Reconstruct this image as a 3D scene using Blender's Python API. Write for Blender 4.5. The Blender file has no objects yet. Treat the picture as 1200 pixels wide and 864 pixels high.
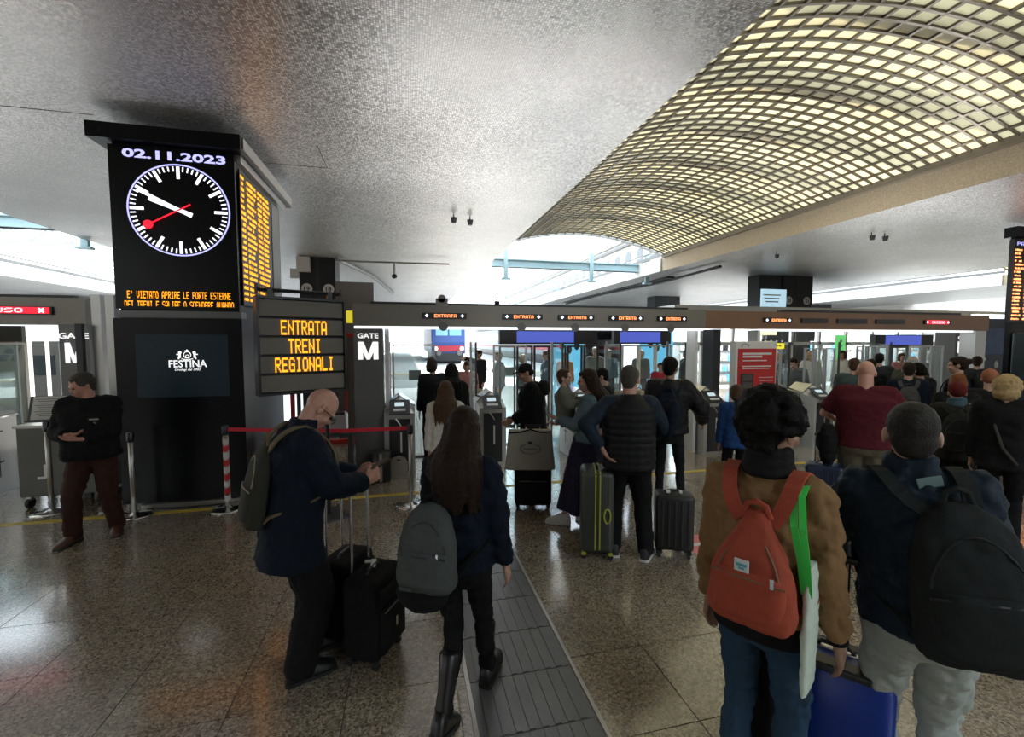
import bpy, bmesh, math, random
import numpy as np
from mathutils import Vector, Matrix, Euler
sc = bpy.context.scene
COL = sc.collection
rng = random.Random(7)
PI = math.pi
R = math.radians

# ------------------------------------------------------------------ camera
cd = bpy.data.cameras.new('camera'); cam = bpy.data.objects.new('camera', cd); COL.objects.link(cam)
cd.sensor_width = 36; cd.sensor_fit = 'HORIZONTAL'; cd.lens = 36 * 520 / 1200
cd.clip_start = .05; cd.clip_end = 600
cam.location = (0, 0, 2.0)
cam.rotation_euler = (R(90 - 3.5215), 0, R(-13.492))
sc.camera = cam
# ------------------------------------------------------------------ world: overcast bright sky
w = bpy.data.worlds.new('sky'); sc.world = w; w.use_nodes = True
nt = w.node_tree; nt.nodes.clear()
wo = nt.nodes.new('ShaderNodeOutputWorld'); bg = nt.nodes.new('ShaderNodeBackground')
tc = nt.nodes.new('ShaderNodeTexCoord'); sp = nt.nodes.new('ShaderNodeSeparateXYZ'); cr = nt.nodes.new('ShaderNodeValToRGB')
nt.links.new(tc.outputs['Generated'], sp.inputs[0]); nt.links.new(sp.outputs['Z'], cr.inputs[0])
cr.color_ramp.elements[0].color = (.86, .94, 1, 1); cr.color_ramp.elements[0].position = 0
cr.color_ramp.elements[1].color = (.74, .88, 1, 1); cr.color_ramp.elements[1].position = .9
nt.links.new(cr.outputs[0], bg.inputs[0]); bg.inputs[1].default_value = 2.5
nt.links.new(bg.outputs[0], wo.inputs[0])
# ------------------------------------------------------------------ sun: from beyond the platforms
sd = bpy.data.lights.new('sun', 'SUN'); sd.energy = 8.0; sd.angle = R(3); sd.color = (1, .97, .92)
so = bpy.data.objects.new('sun', sd); COL.objects.link(so)
so.location = (20, 60, 60); so.rotation_euler = Vector((-.42, -1, -.95)).to_track_quat('-Z', 'Y').to_euler()
# ------------------------------------------------------------------ exposure
vs = sc.view_settings
vs.view_transform = 'Standard'; vs.look = 'None'; vs.gamma = 1.0; vs.use_curve_mapping = False
vs.exposure = 0.72
sc.cycles.max_bounces = 7; sc.cycles.diffuse_bounces = 4; sc.cycles.glossy_bounces = 4
sc.cycles.transparent_max_bounces = 24; sc.cycles.transmission_bounces = 4
sc.cycles.sample_clamp_indirect = 6; sc.cycles.caustics_reflective = False; sc.cycles.caustics_refractive = False

# ------------------------------------------------------------------ materials
MATS = {}
def mat(name, col, rough=.6, metal=0., noise=0., nscale=8., bump=0., bscale=60., spec=.5, emis=None, estr=0., sheen=0., alpha=None, kind=None):
    if name in MATS: return MATS[name]
    m = bpy.data.materials.new(name); m.use_nodes = True; t = m.node_tree
    b = t.nodes['Principled BSDF']
    b.inputs['Base Color'].default_value = (*col, 1); b.inputs['Roughness'].default_value = rough
    b.inputs['Metallic'].default_value = metal; b.inputs['Specular IOR Level'].default_value = spec
    if sheen: b.inputs['Sheen Weight'].default_value = sheen
    tcn = t.nodes.new('ShaderNodeTexCoord')
    if noise:
        n = t.nodes.new('ShaderNodeTexNoise'); n.inputs['Scale'].default_value = nscale; n.inputs['Detail'].default_value = 4
        t.links.new(tcn.outputs['Object'], n.inputs['Vector'])
        mx = t.nodes.new('ShaderNodeMix'); mx.data_type = 'RGBA'
        mx.inputs['A'].default_value = (*[c * (1 - noise) for c in col], 1)
        mx.inputs['B'].default_value = (*[min(1, c * (1 + noise)) for c in col], 1)
        t.links.new(n.outputs['Fac'], mx.inputs['Factor']); t.links.new(mx.outputs['Result'], b.inputs['Base Color'])
    if bump:
        n2 = t.nodes.new('ShaderNodeTexNoise'); n2.inputs['Scale'].default_value = bscale; n2.inputs['Detail'].default_value = 3
        t.links.new(tcn.outputs['Object'], n2.inputs['Vector'])
        bp = t.nodes.new('ShaderNodeBump'); bp.inputs['Strength'].default_value = bump; bp.inputs['Distance'].default_value = .01
        t.links.new(n2.outputs['Fac'], bp.inputs['Height']); t.links.new(bp.outputs['Normal'], b.inputs['Normal'])
    if emis:
        b.inputs['Emission Color'].default_value = (*emis, 1); b.inputs['Emission Strength'].default_value = estr
    MATS[name] = m; return m
def glass_mat(name, tint=(.9, .97, .98), refl=.06, rough=.02, haze=0.):
    m = bpy.data.materials.new(name); m.use_nodes = True; t = m.node_tree; t.nodes.clear()
    o = t.nodes.new('ShaderNodeOutputMaterial'); tr = t.nodes.new('ShaderNodeBsdfTransparent'); tr.inputs[0].default_value = (*tint, 1)
    g = t.nodes.new('ShaderNodeBsdfGlossy'); g.inputs['Roughness'].default_value = rough
    f = t.nodes.new('ShaderNodeLayerWeight'); f.inputs[0].default_value = .25
    mp = t.nodes.new('ShaderNodeMapRange'); mp.inputs['To Min'].default_value = refl; mp.inputs['To Max'].default_value = .3
    t.links.new(f.outputs['Fresnel'], mp.inputs['Value'])
    mx = t.nodes.new('ShaderNodeMixShader'); t.links.new(mp.outputs[0], mx.inputs[0])
    t.links.new(tr.outputs[0], mx.inputs[1]); t.links.new(g.outputs[0], mx.inputs[2]); last = mx
    if haze:
        d = t.nodes.new('ShaderNodeBsdfDiffuse'); d.inputs[0].default_value = (.8, .85, .87, 1)
        m2 = t.nodes.new('ShaderNodeMixShader'); m2.inputs[0].default_value = haze
        t.links.new(mx.outputs[0], m2.inputs[1]); t.links.new(d.outputs[0], m2.inputs[2]); last = m2
    t.links.new(last.outputs[0], o.inputs[0]); MATS[name] = m; return m
GLASS = glass_mat('clear_glass', (.97, .99, .99), refl=.025); GLASSG = glass_mat('greenish_glass', (.92, .98, .98), .05, .03, .025)
STEEL = mat('brushed_steel', (.42, .41, .39), .34, .85, .12, 3, .05, 200)
CHROME = mat('chrome', (.62, .62, .62), .16, 1)
DARKM = mat('dark_metal', (.035, .037, .04), .4, .3)
BEAMM = mat('bronze_grey_beam', (.25, .235, .205), .42, .45, .2, 1.3)
BEAMB = mat('brown_beam', (.26, .15, .095), .42, .4, .25, 1.2)
PILLM = mat('grey_pillar', (.16, .16, .155), .4, .35, .15, 2)
BLACK = mat('black_plastic', (.012, .013, .015), .35)
BLKG = mat('black_gloss_panel', (.004, .005, .006), .3, spec=.22)
WHITE = mat('white_paint', (.75, .76, .76), .5, 0, .05, 3)
WHLED = mat('white_letter', (.9, .9, .9), .5, emis=(1, 1, 1), estr=.55)
BLUELED = mat('blue_white_led', (.6, .6, 1), .5, emis=(.45, .45, 1), estr=.85)
WLED = mat('white_led', (.9, .9, 1), .5, emis=(.93, .93, 1), estr=.9)
REDLED = mat('red_led', (1, .05, .08), .5, emis=(1, .01, .03), estr=1.0)
AMBER = mat('amber_led', (.8, .3, .02), .5, emis=(1, .36, .012), estr=1.15)
ORLED = mat('orange_led', (1, .4, .2), .5, emis=(1, .3, .10), estr=1.8)
PAPER = mat('paper', (.62, .6, .58), .6)
RED = mat('red_poster', (.55, .03, .03), .45, 0, .08, 2)
REDB = mat('red_belt', (.6, .01, .03), .5)
YEL = mat('yellow_paint', (.6, .45, .06), .5, 0, .25, 6)
RUBBER = mat('rubber', (.01, .01, .01), .6)

# ------------------------------------------------------------------ mesh helpers
def obj(name, verts, faces, m=None, parent=None, smooth=False, loc=None):
    me = bpy.data.meshes.new(name); me.from_pydata([tuple(v) for v in verts], [], [tuple(f) for f in faces]); me.update()
    if m: me.materials.append(m)
    if smooth: me.polygons.foreach_set('use_smooth', [True] * len(me.polygons))
    o = bpy.data.objects.new(name, me); COL.objects.link(o)
    if loc is not None: o.location = loc
    if parent is not None: o.parent = parent
    return o
def tag(o, label=None, cat=None, group=None, kind=None):
    if label: o['label'] = label
    if cat: o['category'] = cat
    if group: o['group'] = group
    if kind: o['kind'] = kind
    return o
def thing(name, label, cat, loc=(0, 0, 0), rz=0, group=None):
    o = bpy.data.objects.new(name, None); o.empty_display_size = .1; COL.objects.link(o); o.location = loc; o.rotation_euler = (0, 0, rz)
    return tag(o, label, cat, group)
class MB:
    """collects closed shapes; build() links them as one mesh object"""
    def __init__(s): s.v = []; s.f = []
    def add(s, vs_, fs_, M=None):
        n = len(s.v)
        for q in vs_:
            q = Vector(q); s.v.append(tuple(M @ q) if M is not None else tuple(q))
        s.f += [tuple(i + n for i in f) for f in fs_]; return s
    def box(s, c, d, M=None, bev=0):
        cx, cy, cz = c; hx, hy, hz = d[0] / 2, d[1] / 2, d[2] / 2
        if bev <= 0:
            vs_ = [(cx + sx * hx, cy + sy * hy, cz + sz * hz) for sz in (-1, 1) for sx, sy in ((-1, -1), (1, -1), (1, 1), (-1, 1))]
            return s.add(vs_, [(3, 2, 1, 0), (4, 5, 6, 7), (0, 1, 5, 4), (1, 2, 6, 5), (2, 3, 7, 6), (3, 0, 4, 7)], M)
        b = min(bev, hx * .95, hy * .95, hz * .95); rings = []
        # rounded in plan with n steps, bevelled top and bottom
        n = 3
        def outline(ins):
            r = max(b - ins, .0005); out = []
            for qx, qy, a0 in ((1, 1, 0), (-1, 1, 90), (-1, -1, 180), (1, -1, 270)):
                for k in range(n + 1):
                    a = R(a0 + 90 * k / n); out.append((cx + qx * (hx - ins - r) + r * math.cos(a), cy + qy * (hy - ins - r) + r * math.sin(a)))
            return out
        lev = []
        for k in range(n + 1):
            a = PI / 2 * k / n; lev.append((-hz + b - b * math.cos(a), b - b * math.sin(a)))
        lev = [(z, i) for z, i in lev] + [(-z, i) for z, i in reversed(lev)]
        vs_ = []; fs_ = []
        for z, i in lev:
            vs_ += [(x, y, cz + z) for x, y in outline(i)]
        m = 4 * (n + 1); L = len(lev)
        for j in range(L - 1):
            for k in range(m): fs_.append((j * m + k, j * m + (k + 1) % m, (j + 1) * m + (k + 1) % m, (j + 1) * m + k))
        fs_.append(tuple(reversed(range(m)))); fs_.append(tuple(range((L - 1) * m, L * m)))
        return s.add(vs_, fs_, M)
    def loft(s, rings, M=None, caps=True, closed=False):
        m = len(rings[0]); vs_ = [p for r in rings for p in r]; fs_ = []
        L = len(rings)
        for j in range(L if closed else L - 1):
            a = j * m; b = ((j + 1) % L) * m
            for k in range(m): fs_.append((a + k, a + (k + 1) % m, b + (k + 1) % m, b + k))
        if caps and not closed: fs_.append(tuple(reversed(range(m)))); fs_.append(tuple(range((L - 1) * m, L * m)))
        return s.add(vs_, fs_, M)
    def tube(s, pts, r, n=8, M=None, closed=False, rr=None, flat=1.):
        pts = [Vector(p) for p in pts]; rings = []; L = len(pts); up = None
        for i, p in enumerate(pts):
            if closed: d = pts[(i + 1) % L] - pts[i - 1]
            else: d = pts[min(i + 1, L - 1)] - pts[max(i - 1, 0)]
            d.normalize()
            if up is None:
                up = Vector((0, 0, 1)) if abs(d.z) < .9 else Vector((0, 1, 0))
            a = d.cross(up); a.normalize(); b = a.cross(d); b.normalize(); up = b
            q = r if rr is None else rr[i]
            rings.append([tuple(p + a * (q * math.cos(2 * PI * k / n)) + b * (q * flat * math.sin(2 * PI * k / n))) for k in range(n)])
        # orientation: a x b = ... keep outward faces
        rings = [list(reversed(g)) for g in rings]
        return s.loft(rings, M, True, closed)
    def cyl(s, c, r, h, n=16, M=None, r2=None, axis='z'):
        r2 = r if r2 is None else r2; ax = {'z': (0, 1, 2), 'x': (1, 2, 0), 'y': (2, 0, 1)}[axis]; rings = []
        for zz, q in ((-h / 2, r), (h / 2, r2)):
            ring = []
            for k in range(n):
                t = [q * math.cos(2 * PI * k / n), q * math.sin(2 * PI * k / n), zz]; p = [0, 0, 0]
                for i in range(3): p[ax[i]] = t[i]
                ring.append((c[0] + p[0], c[1] + p[1], c[2] + p[2]))
            rings.append(ring)
        return s.loft(rings, M)
    def ell(s, c, r, M=None, n=14, m=8, rot=None):
        rings = []
        for j in range(m + 1):
            t = -PI / 2 + PI * min(max(j / m, .02), .98)
            rings.append([(r[0] * math.cos(t) * math.cos(2 * PI * k / n), r[1] * math.cos(t) * math.sin(2 * PI * k / n), r[2] * math.sin(t)) for k in range(n)])
        T = Matrix.Translation(c)
        if rot is not None: T = T @ rot.to_4x4()
        if M is not None: T = M @ T
        return s.loft(rings, T)
    def lathe(s, prof, c=(0, 0, 0), n=20, M=None):
        return s.loft([[(c[0] + r * math.cos(2 * PI * k / n), c[1] + r * math.sin(2 * PI * k / n), c[2] + z) for k in range(n)] for r, z in prof], M)
    def prism(s, poly, axis, a, b, M=None):
        """poly in the plane normal to axis, extruded from a to b"""
        f = {'x': lambda p, t: (t, p[0], p[1]), 'y': lambda p, t: (p[0], t, p[1]), 'z': lambda p, t: (p[0], p[1], t)}[axis]
        A = [f(p, a) for p in poly]; B = [f(p, b) for p in poly]
        return s.loft([A, B], M)
    def build(s, name, m, parent=None, smooth=False, loc=None, fix=True):
        o = obj(name, s.v, s.f, m, parent, smooth, loc)
        if fix and len(s.f) < 60000:
            bm = bmesh.new(); bm.from_mesh(o.data); bmesh.ops.recalc_face_normals(bm, faces=bm.faces); bm.to_mesh(o.data); bm.free()
        return o
def box(name, x0, x1, y0, y1, z0, z1, m, parent=None, bev=0):
    return MB().box(((x0 + x1) / 2, (y0 + y1) / 2, (z0 + z1) / 2), (x1 - x0, y1 - y0, z1 - z0), None, bev).build(name, m, parent, bev > 0 and False)
def struct(o, label=None): o['kind'] = 'structure'; return tag(o, label)
def frame_rect(mb, u0, u1, v0, v1, t, d, M):
    """rectangular frame in local xz, depth d along y"""
    mb.box(((u0 + u1) / 2, 0, v0 + t / 2), (u1 - u0, d, t), M); mb.box(((u0 + u1) / 2, 0, v1 - t / 2), (u1 - u0, d, t), M)
    mb.box((u0 + t / 2, 0, (v0 + v1) / 2), (t, d, v1 - v0 - 2 * t), M); mb.box((u1 - t / 2, 0, (v0 + v1) / 2), (t, d, v1 - v0 - 2 * t), M)
# text -> mesh, standing in local xz facing -y
def text(name, body, width, height, c, m, parent=None, rz=0., bold=0., depth=.004, shear=0., rx=PI / 2):
    cu = bpy.data.curves.new(name, 'FONT'); cu.body = body; cu.align_x = 'CENTER'; cu.align_y = 'CENTER'; cu.size = 1
    cu.offset = bold; cu.extrude = .001; cu.resolution_u = 2; cu.shear = shear
    to = bpy.data.objects.new(name, cu); COL.objects.link(to)
    dg = bpy.context.evaluated_depsgraph_get(); me = bpy.data.meshes.new_from_object(to.evaluated_get(dg))
    bpy.data.objects.remove(to); bpy.data.curves.remove(cu)
    n = len(me.vertices); a = np.empty(n * 3); me.vertices.foreach_get('co', a); a = a.reshape(-1, 3)
    lo, hi = a.min(0), a.max(0); ce = (lo + hi) / 2
    sx = width / (hi[0] - lo[0]); sy = sx if height is None else height / (hi[1] - lo[1])
    a = (a - ce) * np.array([sx, sy, depth / .002]); me.vertices.foreach_set('co', a.ravel()); me.update()
    me.name = name; me.materials.clear(); me.materials.append(m)
    o = bpy.data.objects.new(name, me); COL.objects.link(o); o.location = c; o.rotation_euler = (rx, 0, rz)
    if parent is not None: o.parent = parent
    return o
FONT = {k: bytes.fromhex(v) for k, v in dict(A='7E1111117E', B='7F49494936', C='3E41414122', D='7F4141413E', E='7F49494941', F='7F09090901', G='3E4149497A',
    H='7F0808087F', I='00417F4100', J='2040413F01', K='7F08142241', L='7F40404040', M='7F020C027F', N='7F0408107F', O='3E4141413E', P='7F09090906', Q='3E4151215E',
    R='7F09192946', S='4649494931', T='01017F0101', U='3F4040403F', V='1F2040201F', W='3F4038403F', X='6314081463', Y='0708700807', Z='6151494543').items()}
FONT["'"] = bytes.fromhex('0005030000'); FONT[' '] = bytes(5)
def led(name, body, x0, z0, w, h, m, parent, M=Matrix(), ymax=7, depth=.004, dot=.86):
    """dot matrix text filling w x h, bottom-left (x0,z0) in local xz, facing -y"""
    n = len(body) * 6 - 1; px = w / n; pz = h / 7; mb = MB()
    for i, chh in enumerate(body):
        for cx in range(5):
            col = FONT[chh][cx]
            for r in range(7):
                if col >> r & 1 and r < ymax:
                    x = x0 + (i * 6 + cx + .5) * px; z = z0 + h - (r + .5) * pz
                    mb.box((x, -depth / 2, z), (px * dot, depth, pz * dot))
    return mb.add([], []).build(name, m, parent, fix=False) if M == Matrix() else _led_m(mb, name, m, parent, M)
def _led_m(mb, name, m, parent, M):
    mb.v = [tuple(M @ Vector(q)) for q in mb.v]; return mb.build(name, m, parent, fix=False)
# ================================================================== floor
def terrazzo():
    m = bpy.data.materials.new('terrazzo'); m.use_nodes = True; t = m.node_tree; b = t.nodes['Principled BSDF']
    g = t.nodes.new('ShaderNodeNewGeometry')
    v = t.nodes.new('ShaderNodeTexVoronoi'); v.inputs['Scale'].default_value = 90
    t.links.new(g.outputs['Position'], v.inputs['Vector'])
    v2 = t.nodes.new('ShaderNodeTexNoise'); v2.inputs['Scale'].default_value = .8; v2.inputs['Detail'].default_value = 5
    t.links.new(g.outputs['Position'], v2.inputs['Vector'])
    r = t.nodes.new('ShaderNodeValToRGB'); e = r.color_ramp; e.elements[0].color = (.14, .112, .08, 1); e.elements[1].color = (.66, .56, .42, 1)
    x = e.elements.new(.35); x.color = (.33, .27, .20, 1); x = e.elements.new(.7); x.color = (.43, .355, .26, 1)
    s = t.nodes.new('ShaderNodeSeparateColor'); t.links.new(v.outputs['Color'], s.inputs[0]); t.links.new(s.outputs[0], r.inputs[0])
    mx = t.nodes.new('ShaderNodeMix'); mx.data_type = 'RGBA'; mx.blend_type = 'MULTIPLY'; mx.inputs['Factor'].default_value = .45
    t.links.new(r.outputs[0], mx.inputs['A']); t.links.new(v2.outputs['Fac'], mx.inputs['B'])
    oi = t.nodes.new('ShaderNodeObjectInfo'); mr = t.nodes.new('ShaderNodeMapRange'); mr.inputs['To Min'].default_value = .86; mr.inputs['To Max'].default_value = 1.08
    t.links.new(oi.outputs['Random'], mr.inputs['Value'])
    hs = t.nodes.new('ShaderNodeHueSaturation'); t.links.new(mx.outputs['Result'], hs.inputs['Color']); t.links.new(mr.outputs[0], hs.inputs['Value'])
    t.links.new(hs.outputs[0], b.inputs['Base Color'])
    mr2 = t.nodes.new('ShaderNodeMapRange'); mr2.inputs['To Min'].default_value = .10; mr2.inputs['To Max'].default_value = .30
    t.links.new(v2.outputs['Fac'], mr2.inputs['Value']); t.links.new(mr2.outputs[0], b.inputs['Roughness'])
    b.inputs['Specular IOR Level'].default_value = .9; b.inputs['Coat Weight'].default_value = 1.0; b.inputs['Coat Roughness'].default_value = .13; b.inputs['Coat IOR'].default_value = 1.6
    n3 = t.nodes.new('ShaderNodeTexNoise'); n3.inputs['Scale'].default_value = 3; bp = t.nodes.new('ShaderNodeBump'); bp.inputs['Strength'].default_value = .03
    t.links.new(g.outputs['Position'], n3.inputs['Vector']); t.links.new(n3.outputs['Fac'], bp.inputs['Height']); t.links.new(bp.outputs['Normal'], b.inputs['Normal'])
    return m
TERR = terrazzo()
GROUT = mat('floor_grout', (.045, .04, .033), .7)
floor = box('floor', -34, 46, -9, 19, -.12, -.006, GROUT); struct(floor, 'polished terrazzo hall floor')
TX, TY = .61, .60
x_of = lambda i: -.96 + TX * i
y_of = lambda j: .13 + TY * j
tmesh = MB().box((0, 0, -.004), (TX - .006, TY - .006, .008)).build('floor_slab', TERR, floor)
tm = tmesh.data; first = True; tiles = []
for j in range(1, 16):
    for i in range(-10, 14):
        cx, cy = x_of(i) + TX / 2, y_of(j) + TY / 2
        # inside the view cone, largest first
        tiles.append((cx * cx + cy * cy, i, j, cx, cy))
vis = []
for t_ in tiles:
    cx, cy = t_[3], t_[4]; a = math.degrees(math.atan2(cx, cy)) - 13.49
    if abs(a) < 53 and cy > .9: vis.append(t_)
vis.sort(); near = set((t_[1], t_[2]) for t_ in vis[:290])
for d_, i, j, cx, cy in vis[:290]:
    o = tmesh if first else tmesh.copy()
    if not first: COL.objects.link(o); o.parent = floor
    first = False; o.location = (cx, cy, 0)
rest = MB()
for j in range(-15, 32):
    for i in range(-54, 76):
        if (i, j) in near: continue
        rest.box((x_of(i) + TX / 2, y_of(j) + TY / 2, -.004), (TX - .006, TY - .006, .008))
tag(rest.build('floor_slabs_beyond', TERR, floor, fix=False), kind='stuff')
ASPH = mat('platform_paving', (.64, .63, .6), .5, 0, .12, 1.5)
struct(box('platform_ground', -90, 120, 19, 160, -.14, -.002, ASPH), 'pale paving of the platform head')
# ================================================================== ceiling bands (mosaic soffits running into the depth)
def mosaic():
    m = bpy.data.materials.new('ceiling_mosaic'); m.use_nodes = True; t = m.node_tree; b = t.nodes['Principled BSDF']
    g = t.nodes.new('ShaderNodeNewGeometry')
    sc_ = t.nodes.new('ShaderNodeVectorMath'); sc_.operation = 'SCALE'; sc_.inputs['Scale'].default_value = 1 / .022
    t.links.new(g.outputs['Position'], sc_.inputs[0])
    fl = t.nodes.new('ShaderNodeVectorMath'); fl.operation = 'FLOOR'; t.links.new(sc_.outputs[0], fl.inputs[0])
    wn = t.nodes.new('ShaderNodeTexWhiteNoise'); t.links.new(fl.outputs[0], wn.inputs['Vector'])
    fr = t.nodes.new('ShaderNodeVectorMath'); fr.operation = 'FRACTION'; t.links.new(sc_.outputs[0], fr.inputs[0])
    sx = t.nodes.new('ShaderNodeSeparateXYZ'); t.links.new(fr.outputs[0], sx.inputs[0])
    mn = t.nodes.new('ShaderNodeMath'); mn.operation = 'MINIMUM'; t.links.new(sx.outputs[0], mn.inputs[0]); t.links.new(sx.outputs[1], mn.inputs[1])
    gt = t.nodes.new('ShaderNodeMath'); gt.operation = 'GREATER_THAN'; gt.inputs[1].default_value = .16; t.links.new(mn.outputs[0], gt.inputs[0])
    ns = t.nodes.new('ShaderNodeTexNoise'); ns.inputs['Scale'].default_value = .9; ns.inputs['Detail'].default_value = 6; t.links.new(g.outputs['Position'], ns.inputs['Vector'])
    r = t.nodes.new('ShaderNodeValToRGB'); e = r.color_ramp; e.elements[0].color = (.38, .375, .365, 1); e.elements[1].color = (.9, .9, .9, 1)
    t.links.new(wn.outputs['Value'], r.inputs[0])
    m1 = t.nodes.new('ShaderNodeMix'); m1.data_type = 'RGBA'; m1.inputs['A'].default_value = (.25, .25, .25, 1)
    t.links.new(gt.outputs[0], m1.inputs['Factor']); t.links.new(r.outputs[0], m1.inputs['B'])
    m2 = t.nodes.new('ShaderNodeMix'); m2.data_type = 'RGBA'; m2.blend_type = 'MULTIPLY'; m2.inputs['Factor'].default_value = .35
    t.links.new(m1.outputs['Result'], m2.inputs['A']); t.links.new(ns.outputs['Fac'], m2.inputs['B'])
    t.links.new(m2.outputs['Result'], b.inputs['Base Color'])
    b.inputs['Metallic'].default_value = .6; b.inputs['Specular IOR Level'].default_value = .8
    mr = t.nodes.new('ShaderNodeMapRange'); mr.inputs['To Min'].default_value = .32; mr.inputs['To Max'].default_value = .55
    t.links.new(wn.outputs['Value'], mr.inputs['Value']); t.links.new(mr.outputs[0], b.inputs['Roughness'])
    # slightly tilted tesserae
    vm = t.nodes.new('ShaderNodeVectorMath'); vm.operation = 'SUBTRACT'; vm.inputs[1].default_value = (.5, .5, .5); t.links.new(wn.outputs['Color'], vm.inputs[0])
    vs2 = t.nodes.new('ShaderNodeVectorMath'); vs2.operation = 'SCALE'; vs2.inputs['Scale'].default_value = .16; t.links.new(vm.outputs[0], vs2.inputs[0])
    va = t.nodes.new('ShaderNodeVectorMath'); va.operation = 'ADD'; t.links.new(vs2.outputs[0], va.inputs[0]); t.links.new(g.outputs['Normal'], va.inputs[1])
    vn = t.nodes.new('ShaderNodeVectorMath'); vn.operation = 'NORMALIZE'; t.links.new(va.outputs[0], vn.inputs[0]); t.links.new(vn.outputs[0], b.inputs['Normal'])
    return m
MOS = mosaic()
STONE = mat('fascia_stone', (.5, .42, .31), .7, 0, .45, 45, .3, 50)
STONEW = mat('fascia_white', (.72, .72, .7), .6, 0, .06, 2)
ZC = 4.6; ZF = 5.08; YN = -9; YFAR = 75
def band(name, x0, x1, label):
    """underside gently dished across, as the photographed roof beams are"""
    n = 12; vs_ = []; fs_ = []; ys = [YN, 0, 5, 10, 15, 30, 50, YFAR]
    for y in ys:
        for k in range(n + 1):
            u = k / n; vs_.append((x0 + (x1 - x0) * u, y, ZC))
        vs_.append((x1, y, ZF)); vs_.append((x0, y, ZF))
    m = n + 3
    for j in range(len(ys) - 1):
        for k in range(m): fs_.append((j * m + k, j * m + (k + 1) % m, (j + 1) * m + (k + 1) % m, (j + 1) * m + k))
    fs_ += [tuple(range(m)), tuple((len(ys) - 1) * m + k for k in reversed(range(m)))]
    o = obj(name, vs_, fs_, MOS); o.data.materials.append(STONE); o.data.materials.append(WHITE)
    bm = bmesh.new(); bm.from_mesh(o.data); bmesh.ops.recalc_face_normals(bm, faces=bm.faces); bm.to_mesh(o.data); bm.free()
    for p in o.data.polygons:
        if abs(p.normal.x) > .8: p.material_index = 1
    return struct(o, label)
ceil = band('ceiling', -7.95, 2.8, 'silver grey mosaic ceiling band between the openings')
bandr = band('ceiling_right', 9.3, 20.5, 'mosaic ceiling band right of the grid vault')
band('ceiling_far_right', 27, 34.8, 'mosaic ceiling band at far right')
band('ceiling_left', -26, -15.4, 'mosaic ceiling band beyond the left opening')
band('ceiling_far_left', -46, -33, 'mosaic ceiling band far left')
band('ceiling_outer_right', 41, 52, 'outer mosaic ceiling band')
MB().box((-5.7, 6.25, ZC - .001), (4.5, .012, .004)).build('panel_joint', GROUT, ceil)
MB().box((-1.1, 6.9, ZC - .001), (.012, .8, .004)).box((-2.0, 7.3, ZC - .001), (1.8, .012, .004)).build('panel_joint', GROUT, ceil)
# outer walls of the hall far off left and right (side shops), hall open behind like its glazed front
FASC = mat('fascia_capping', (.23, .2, .16), .5, .1, .1, 4)
for nm, x in (('trim_1', 9.24), ('trim_2', 2.86)):
    struct(box(nm, x - .06, x + .06, YN, 14.75, ZF - .02, ZF + .1, FASC), 'brown metal edge strip along the vault')
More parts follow.
